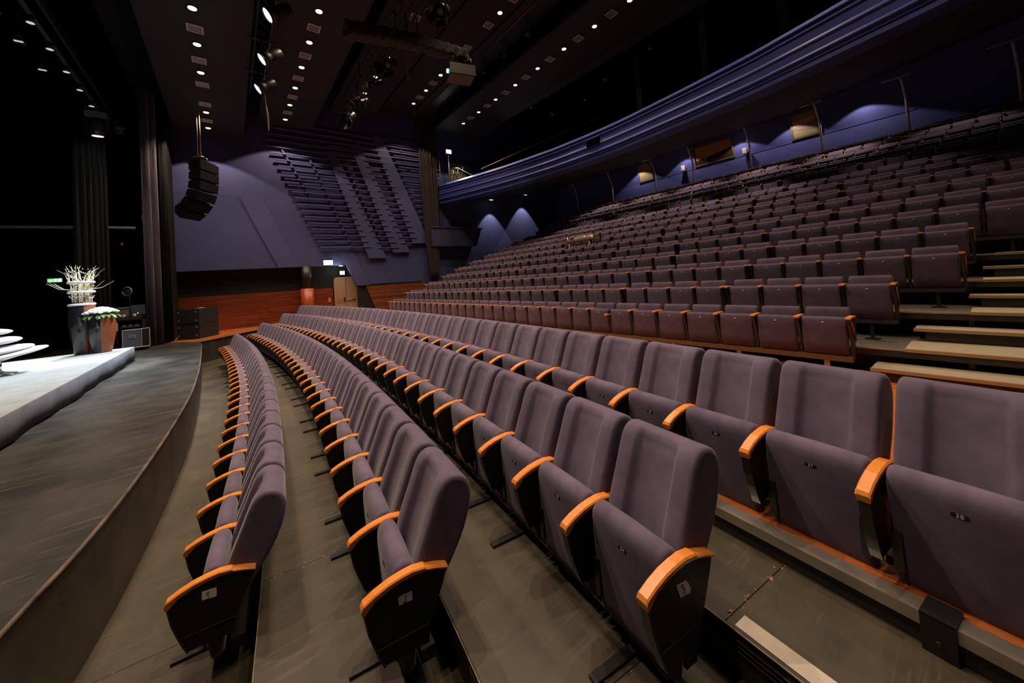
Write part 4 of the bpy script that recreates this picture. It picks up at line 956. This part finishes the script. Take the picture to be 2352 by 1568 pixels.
# ------------------------------------------------------------------ dais with its furniture
dz = Z(-1.30)
da = empty('stage_dais', (-5, 10, Z(-1.69)), 'low carpeted grey dais with a cloth skirt on the stage', 'platform')
MB().box(-3.6, 2.70, -12.5, 5.50, .36, .39).build('carpet_top', CARPET, da)
rings = []
sk = [(2.70, -12.5 + 18.0*t/70) for t in range(71)] + [(2.70 - 6.2*t/20, 5.5) for t in range(1, 21)]
r0, r1 = [], []
for i, (x, y) in enumerate(sk):
    wv = .02*math.sin(i*1.3)+.015*math.sin(i*.5+2)+.012*random.random()
    ox, oy = (wv, 0) if i <= 70 else (0, wv)
    r0.append((x+.004, y+.002, .375)); r1.append((x+ox+.01, y+oy, .02+.02*random.random()))
mid = [((a[0]+b[0])/2+.004, (a[1]+b[1])/2+.004, .2) for a, b in zip(r0, r1)]
s_ = MB().loft([r0, mid, r1], False, False, True).build('skirt', SKIRT, da)
s_.modifiers.new('thick', 'SOLIDIFY').thickness = .01
MB().box(-3.5, 2.64, -12.4, 5.45, 0, .36).build('frame', BLACK, da)
def vase(loc, hgt, rmax, label, split):
    o = empty('floor_vase', loc, label, 'vase', 'tall vases on the dais')
    prof = [(.60, 0), (.64, .02), (.80, .25), (.95, .5), (1.0, .68), (.97, .85), (.88, .96), (.84, 1.0), (.76, 1.0), (.72, .96)]
    n = 28; pr = [(p[0]*rmax, p[1]*hgt) for p in smooth_path([(a, b, 0) for a, b in prof], 3)]
    def part(a0, a1, nm, m):
        rings = [[(r*math.cos(a0+(a1-a0)*k/n), r*math.sin(a0+(a1-a0)*k/n), z) for k in range(n+1)] for r, z in pr]
        return MB().loft(rings, False, False, True).build(nm, m, o)
    part(split[0], split[1], 'rust_side', RUST); part(split[1], split[0]+2*PI, 'glazed_side', CONC)
    MB().lathe([(rmax*.60, 0), (.01, 0.001)], 20).build('base', CONC, o)
    MB().lathe([(rmax*.74, hgt*.96), (.01, hgt*.965)], 20).build('soil', BLACK, o)
    return o
v1 = vase((-3.22, 15.15, dz), 1.40, .265, 'taller dark glazed vase with lit twigs on the dais', (-1.25, .15))
v2 = vase((-2.84, 14.98, dz), 1.07, .29, 'shorter vase with a rust-brown side and white flowers on the dais', (-1.45, .9))
tw = empty('twig_arrangement', (-3.22, 15.15, dz+1.34), 'upright bundle of catkin twigs held by white rings in the taller vase', 'plant')
for k in range(46):
    a = random.random()*2*PI; r = .19*math.sqrt(random.random()); h = .62+.42*random.random()*(1 if k % 3 else .6)
    b = .10 if k % 4 else .30
    pts = [(r*math.cos(a), r*math.sin(a), 0), (r*1.02*math.cos(a), r*1.02*math.sin(a), .3), (r*1.1*math.cos(a)+.02*math.sin(k), r*1.1*math.sin(a), .6), ((r+b*.6)*math.cos(a+.2), (r+b*.6)*math.sin(a+.2), h), ((r+b)*math.cos(a+.1), (r+b)*math.sin(a+.1), h+.10)]
    if k % 9 == 0: pts[3] = ((r+.25)*math.cos(a), (r+.25)*math.sin(a), .45); pts[4] = ((r+.48)*math.cos(a), (r+.48)*math.sin(a), .62); pts[2] = (r*1.1*math.cos(a), r*1.1*math.sin(a), .4)
    t = MB().tube(pts, [.007, .0065, .006, .0045, .0025], 5)
    t.build('twig', TWIG, tw)
cat_ = MB()
for k in range(170):
    a = random.random()*2*PI; r = .10+.14*random.random(); z = .15+.85*random.random(); r += .12*max(0, z-.65)
    cat_.add([(r*math.cos(a)+dx*.012, r*math.sin(a)+dy*.012, z+dz_*.018) for dx, dy, dz_ in ((1,0,0),(-1,0,0),(0,1,0),(0,-1,0),(0,0,1),(0,0,-1))], [(0,2,4),(2,1,4),(1,3,4),(3,0,4),(2,0,5),(1,2,5),(3,1,5),(0,3,5)])
p = cat_.build('catkins', PETAL, tw); p['kind'] = 'stuff'
for z in (.0, .34, .60): MB().lathe([(.215, z-.03), (.255, z-.02), (.265, z+.01), (.245, z+.035), (.20, z+.03)], 24, caps=False).build('white_ring', PETAL, tw)
fb = empty('flower_bowl', (-2.84, 14.98, dz+1.04), 'dome of white flowers with green leaves on the shorter vase', 'flowers')
for k in range(60):
    a = k*2.4; r = .31*math.sqrt((k+.5)/60); z = .17*math.cos(r/.31*1.35)
    M = Matrix.Translation((r*math.cos(a), r*math.sin(a), z)); rr = .048+.012*random.random()
    MB().lathe([(.008, -rr*.5), (rr, 0), (rr*.85, rr*.5), (.01, rr*.75)], 7, M).build('blossom', PETAL, fb)
for k in range(26):
    a = k*.95+.2*random.random(); M = Matrix.Translation((.27*math.cos(a), .27*math.sin(a), -.01)) @ Matrix.Rotation(a, 4, 'Z') @ Matrix.Rotation(.5+.5*random.random(), 4, 'Y')
    MB().add([(0, -.03, 0), (.08, -.045, .012), (.17, 0, 0), (.08, .045, .012), (0, .03, 0), (.08, 0, -.008)], [(0,1,5),(1,2,5),(2,3,5),(3,4,5),(4,0,5)], False, M).build('leaf', LEAF, fb)
ch = empty('lounge_chair', (-3.78, 12.35, dz), 'white lounge chair of stacked oval pads on a steel pedestal, at the left edge', 'chair', rz=.55)
def pad(cx, cz, L, W, T_, tilt, nm):
    M = Matrix.Translation((cx, 0, cz)) @ Matrix.Rotation(tilt, 4, 'Y') @ Matrix.Diagonal((L, W, T_, 1))
    n = 12; rings = []
    for i in range(n+1):
        t = -PI/2+PI*i/n; rings.append([(math.cos(t)*math.cos(2*PI*k/20) if 0 < i < n else .02*math.cos(2*PI*k/20), math.cos(t)*math.sin(2*PI*k/20) if 0 < i < n else .02*math.sin(2*PI*k/20), math.sin(t)) for k in range(20)])
    MB().loft(rings, True, True, True, M).build(nm, SHELL, ch)
pad(.0, .40, .68, .40, .075, -.14, 'seat_pad'); pad(-.10, .50, .58, .40, .085, -.10, 'seat_pad'); pad(-.22, .70, .54, .36, .095, -.04, 'back_pad'); pad(-.32, .90, .52, .34, .085, .02, 'back_pad')
MB().tube([(-.45, 0, .33), (-.1, 0, .27), (.30, 0, .38)], .018, 6).build('seat_frame', CHROME, ch)
MB().tube([(0, 0, .04), (0, 0, .34)], .045, 10).build('pedestal', CHROME, ch)
for k in range(4):
    a = k*PI/2+.4; MB().tube([(0, 0, .10), (.10*math.cos(a), .10*math.sin(a), .05), (.30*math.cos(a), .30*math.sin(a), .012)], [.03, .025, .012], 6).build('base_foot', CHROME, ch)
# ------------------------------------------------------------------ equipment beside the stage
ang = math.atan2(.55, -.70)
pa = math.atan2(20.13-20.75, -1.07+1.80)
for n, (zz, lab) in enumerate(((0, 'lower of the two stacked black loudspeaker cabinets before the wooden wall'), (.622, 'upper of the two stacked black loudspeaker cabinets before the wooden wall'))):
    o = empty('subwoofer', (-1.435, 20.45, Z(-1.682)+zz), lab, 'speaker', 'stacked loudspeakers on the side stage', rz=pa)
    W = .478; D = 1.15; SP = mat('sub_paint', (.014, .014, .016), .55) if 'sub_paint' not in MATS else MATS['sub_paint']
    MB().prism([(-W, 0), (W, 0), (W*.62, D), (-W*.62, D)], .008, .618).build('cabinet', SP, o)
    MB().box(-W+.03, W-.03, -.012, 0, .03, .595).build('grille', mat('speaker_grille', (.020, .022, .026), .7) if 'speaker_grille' not in MATS else MATS['speaker_grille'], o)
    for x in (-.40, .36):
        for z in (.14, .48): MB().lathe([(.045, 0), (.045, .012), (.02, .014)], 14, Matrix.Translation((x, -.012, z)) @ Matrix.Rotation(PI/2, 4, 'X')).build('port', mat('dim_port', (.16, .15, .14), .5) if 'dim_port' not in MATS else MATS['dim_port'], o)
    for z in (.16, .46): MB().lathe([(.055, 0), (.06, .02), (.04, .03)], 12, Matrix.Translation((-W-.0, .10, z)) @ Matrix.Rotation(-PI/2, 4, 'Y')).build('castor', mat('blue_castor', (.03, .06, .14), .5) if 'blue_castor' not in MATS else MATS['blue_castor'], o)
tag(MB().lathe([(.16, 0), (.15, .02), (.02, .03)], 14).build('plate', mat('pale_tray', (.35, .28, .2), .5), None, (-1.05, 20.75, Z(-.436))), 'small pale dish on top of the stacked loudspeakers', 'dish')
fc = empty('flight_case', (-2.74, 18.42, Z(-1.69)), 'grey wheeled flight case with metal edges beside the dais', 'case', rz=.06)
MB().box(-.27, .20, -.02, .5, .12, .74).build('body', CASEM, fc)
MB().box(.20, .40, -.02, .5, .12, .74).build('open_bay', BLACK, fc)
for (a, b_) in (((-.27, .12), (.20, .12)), ((-.27, .74), (.20, .74)), ((-.27, .12), (-.27, .74)), ((.20, .12), (.20, .74)), ((.40, .12), (.40, .74)), ((.20, .745), (.40, .76)), ((.20, .12), (.40, .12))):
    MB().tube([(a[0], -.02, a[1]), (b_[0], -.02, b_[1])], .016, 5).build('edge_strip', GREY, fc)
MB().box(-.11, .06, -.032, -.02, .45, .55).build('handle_plate', GREY, fc); MB().box(-.09, .04, -.036, -.030, .475, .525).build('handle', CASEM, fc)
for z in (.3, .5): MB().box(.22, .38, -.03, -.015, z, z+.012).build('shelf_edge', TRIM, fc)
for x, y in ((-.2, .05), (.32, .05), (-.2, .42), (.32, .42)): MB().tube([(x-.02, y, .06), (x+.02, y, .06)], .055, 10).build('wheel', BLACK, fc)
for z, s in ((.72, 1),):
    MB().box(-.04, .03, -.028, -.02, .70, .735).box(-.28, -.25, -.03, -.02, .40, .43).build('latch', CHROME, fc)
rk = empty('equipment_rack', (-2.90, 18.95, Z(-1.69)), 'black open equipment rack with a monitor on top behind the flight case', 'rack')
MB().box(-.36, .36, 0, .5, 0, .06).box(-.36, -.31, 0, .5, 0, 1.15).box(.31, .36, 0, .5, 0, 1.15).box(-.36, .36, 0, .5, 1.07, 1.18).build('frame', BLACK, rk)
MB().box(-.36, -.30, -.02, 0, .72, 1.02).build('label_panel', PALE, rk)
MB().box(-.28, .28, .02, .4, .80, .84).build('shelf', TRIM, rk)
for q in range(3): MB().box(-.2+.16*q, -.1+.16*q, .0, .2, .84, .90).build('device', mat('dim_device', (.12, .11, .13), .5) if 'dim_device' not in MATS else MATS['dim_device'], rk)
mo = empty('monitor', (-2.66, 19.0, Z(-.51)), 'small dark screen standing on the equipment rack', 'screen', rz=.1)
MB().box(-.20, .16, 0, .06, .06, .42).build('screen', mat('dim_screen', (.03, .04, .06), .3), mo); MB().box(-.05, .05, 0, .12, 0, .06).build('stand', BLACK, mo); MB().box(-.05, -.02, -.006, 0, .11, .135).build('power_light', L_DIM, mo)
gb = empty('panel_box', (-3.1, 19.25, Z(-.50)), 'grey-green box glowing faintly behind the flowers', 'box')
MB().box(-.45, .35, 0, .3, 0, .36).build('case', mat('greygreen', (.14, .14, .10), .7), gb); MB().box(-.45, .35, -.02, 0, .30, .36).build('lid_edge', MATS['greygreen'], gb)
for n, x in enumerate((-3.05, -2.78)):
    tag(MB().lathe([(.045, 0), (.045, .09), (.035, .10)], 10).build('cup', PALE, None, (x, 18.98, Z(-.51))), ['white cup on the rack, left of the monitor', 'white cup on the rack, next to the monitor'][n], 'cup')
# ------------------------------------------------------------------ mixing table among the raked seats
tb = empty('mixing_table', (12.95, 11.62, Z(TZ[11])-ARM_H), 'wooden board table with mixing gear standing among the raked seats', 'table')
hh = Z(1.44) - (Z(TZ[11])-ARM_H)
MB().box(-.12, .40, -.93, .93, hh, hh+.035).build('tabletop', mat('orange_board', (.45, .20, .07), .5), tb)
for y in (-.68, .55):
    for x in (-.05, .28): MB().tube([(x, y, 0), (x, y, hh)], .028, 8).build('leg', GREY, tb)
    MB().tube([(-.05, y, .2), (-.05, y-.25, hh-.03)], .012, 5).build('strut', GREY, tb)
zt = Z(1.475)
lt = empty('laptop', (12.98, 12.27, zt), 'open silver laptop with a lit emblem on the mixing table', 'laptop', rz=-.25)
MB().box(-.02, .24, -.17, .17, 0, .02).build('keyboard_base', GREY, lt)
lidM = Matrix.Rotation(-.28, 4, 'Y')
MB().box(-.012, 0, -.17, .17, .0, .27, lidM).build('lid', mat('laptop_silver', (.42, .33, .27), .35, metal=.5), lt)
em = MB().lathe([(.028, 0), (.020, .003)], 12, lidM @ Matrix.Translation((-.012, 0, .15)) @ Matrix.Rotation(-PI/2, 4, 'Y') @ Matrix.Diagonal((1.15, .9, 1, 1))); em.box(-.018, -.0135, .0, .012, .182, .196, lidM)
em.build('lit_emblem', mat('emblem_glow', (1, 1, 1), .5, emis=((.85, .95, 1), 4)), lt)
mx = empty('mixing_desk', (13.05, 11.5, zt), 'sloped audio mixing desk on the wooden table', 'mixer')
MB().prism([(-.10, 0), (.26, 0), (.26, .20), (.22, .21), (-.10, .05)], -.55, .50, 'y').build('console', mat('mixer_grey', (.10, .09, .07), .5), mx)
fd = MB()
for q in range(16): fd.box(-.03, .0, -.5+.062*q, -.47+.062*q, .08, .105)
p = fd.build('faders', PALE, mx); p['kind'] = 'stuff'
MB().box(.06, .08, -.12, -.06, .145, .165).build('lit_meter', L_DIM, mx); MB().box(-.06, -.04, .30, .34, .07, .09).build('green_lamp', mat('yellowgreen', (.4, .5, .05), .5, emis=((.5, .6, .05), .8)), mx)
tag(MB().lathe([(.05, 0), (.06, .13), (.055, .13), (.045, .01)], 12).build('paper_cup', WHITE, None, (13.0, 10.86, zt)), 'white paper cup at the right end of the mixing table', 'cup')
dl = empty('desk_lamp', (13.0, 11.02, zt), 'pale folded note leaning beside the paper cup on the mixing table', 'paper')
MB().prism([(-.05, 0), (.05, 0), (.02, .14), (-.08, .14)], -.004, .004, 'x').build('sheet', WHITE, dl); MB().prism([(-.05, 0), (.05, 0), (.03, .10)], .03, .036, 'x').build('flap', WHITE, dl)
dl.name = 'folded_note'
tag(MB().tube(smooth_path([(12.85, 12.15, zt+.02), (12.82, 12.25, zt-.02), (12.82, 12.35, zt-.25), (12.85, 12.30, Z(TZ[11])-ARM_H+.05)], 5), .016, 6).build('power_cable', mat('pale_cord', (.4, .28, .15), .6)), 'pale cable hanging from the laptop over the table edge', 'cable')
ws = empty('white_step', (6.75, 20.5, Z(-1.67)), 'pale low step at the far end of the first raked row', 'step')
MB().box(-.30, .35, -.9, .9, .12, .16).build('tread', TAN, ws); MB().box(-.28, .33, -.85, .85, 0, .12).build('base', BLACK, ws)
for q in range(11):
    k = 7+q; zb = Z(TZ[k])-ARM_H-.19; hb = zb-Z(-1.67); y1 = .9 if k < 9 else 2.4
    o = empty('end_step', (XE(k)-.35, 19.85, Z(-1.67)), f'pale-edged stair step along the far wall, {ordn(q+1)} from the bottom', 'step', 'steps along the far wall')
    MB().box(0, .98, .02, y1, hb-.03, hb).build('tread', TIERTOP, o); MB().box(-.012, .02, .02, y1, hb-.034, hb+.004).build('nosing', SILVER, o)
    MB().box(.02, .96, .03, y1-.02, 0, hb-.03).build('base', RISER, o)
for q, k in enumerate((7, 8)):
    n = 10; rings = []
    for i in range(n+1):
        t = -PI/2+PI*i/n; rings.append([((.30+.05*math.sin(i*2+kk))*(max(.03, math.cos(t)))*math.cos(2*PI*kk/12), (.36+.05*math.sin(kk*2.3))*(max(.03, math.cos(t)))*math.sin(2*PI*kk/12), .2+.2*math.sin(t)) for kk in range(12)])
    o = MB().loft(rings).build('cloth_bundle', mat('dark_cloth_bundle', (.03, .028, .028), .9) if 'dark_cloth_bundle' not in MATS else MATS['dark_cloth_bundle'], None, (XE(k)+.05, 20.3, Z(TZ[k])-ARM_H-.19), (0, 0, q))
    tag(o, ['lower of two dark cloth bundles on the far steps beside the slatted red wall', 'upper of two dark cloth bundles on the far steps beside the slatted red wall'][q], 'cloth')
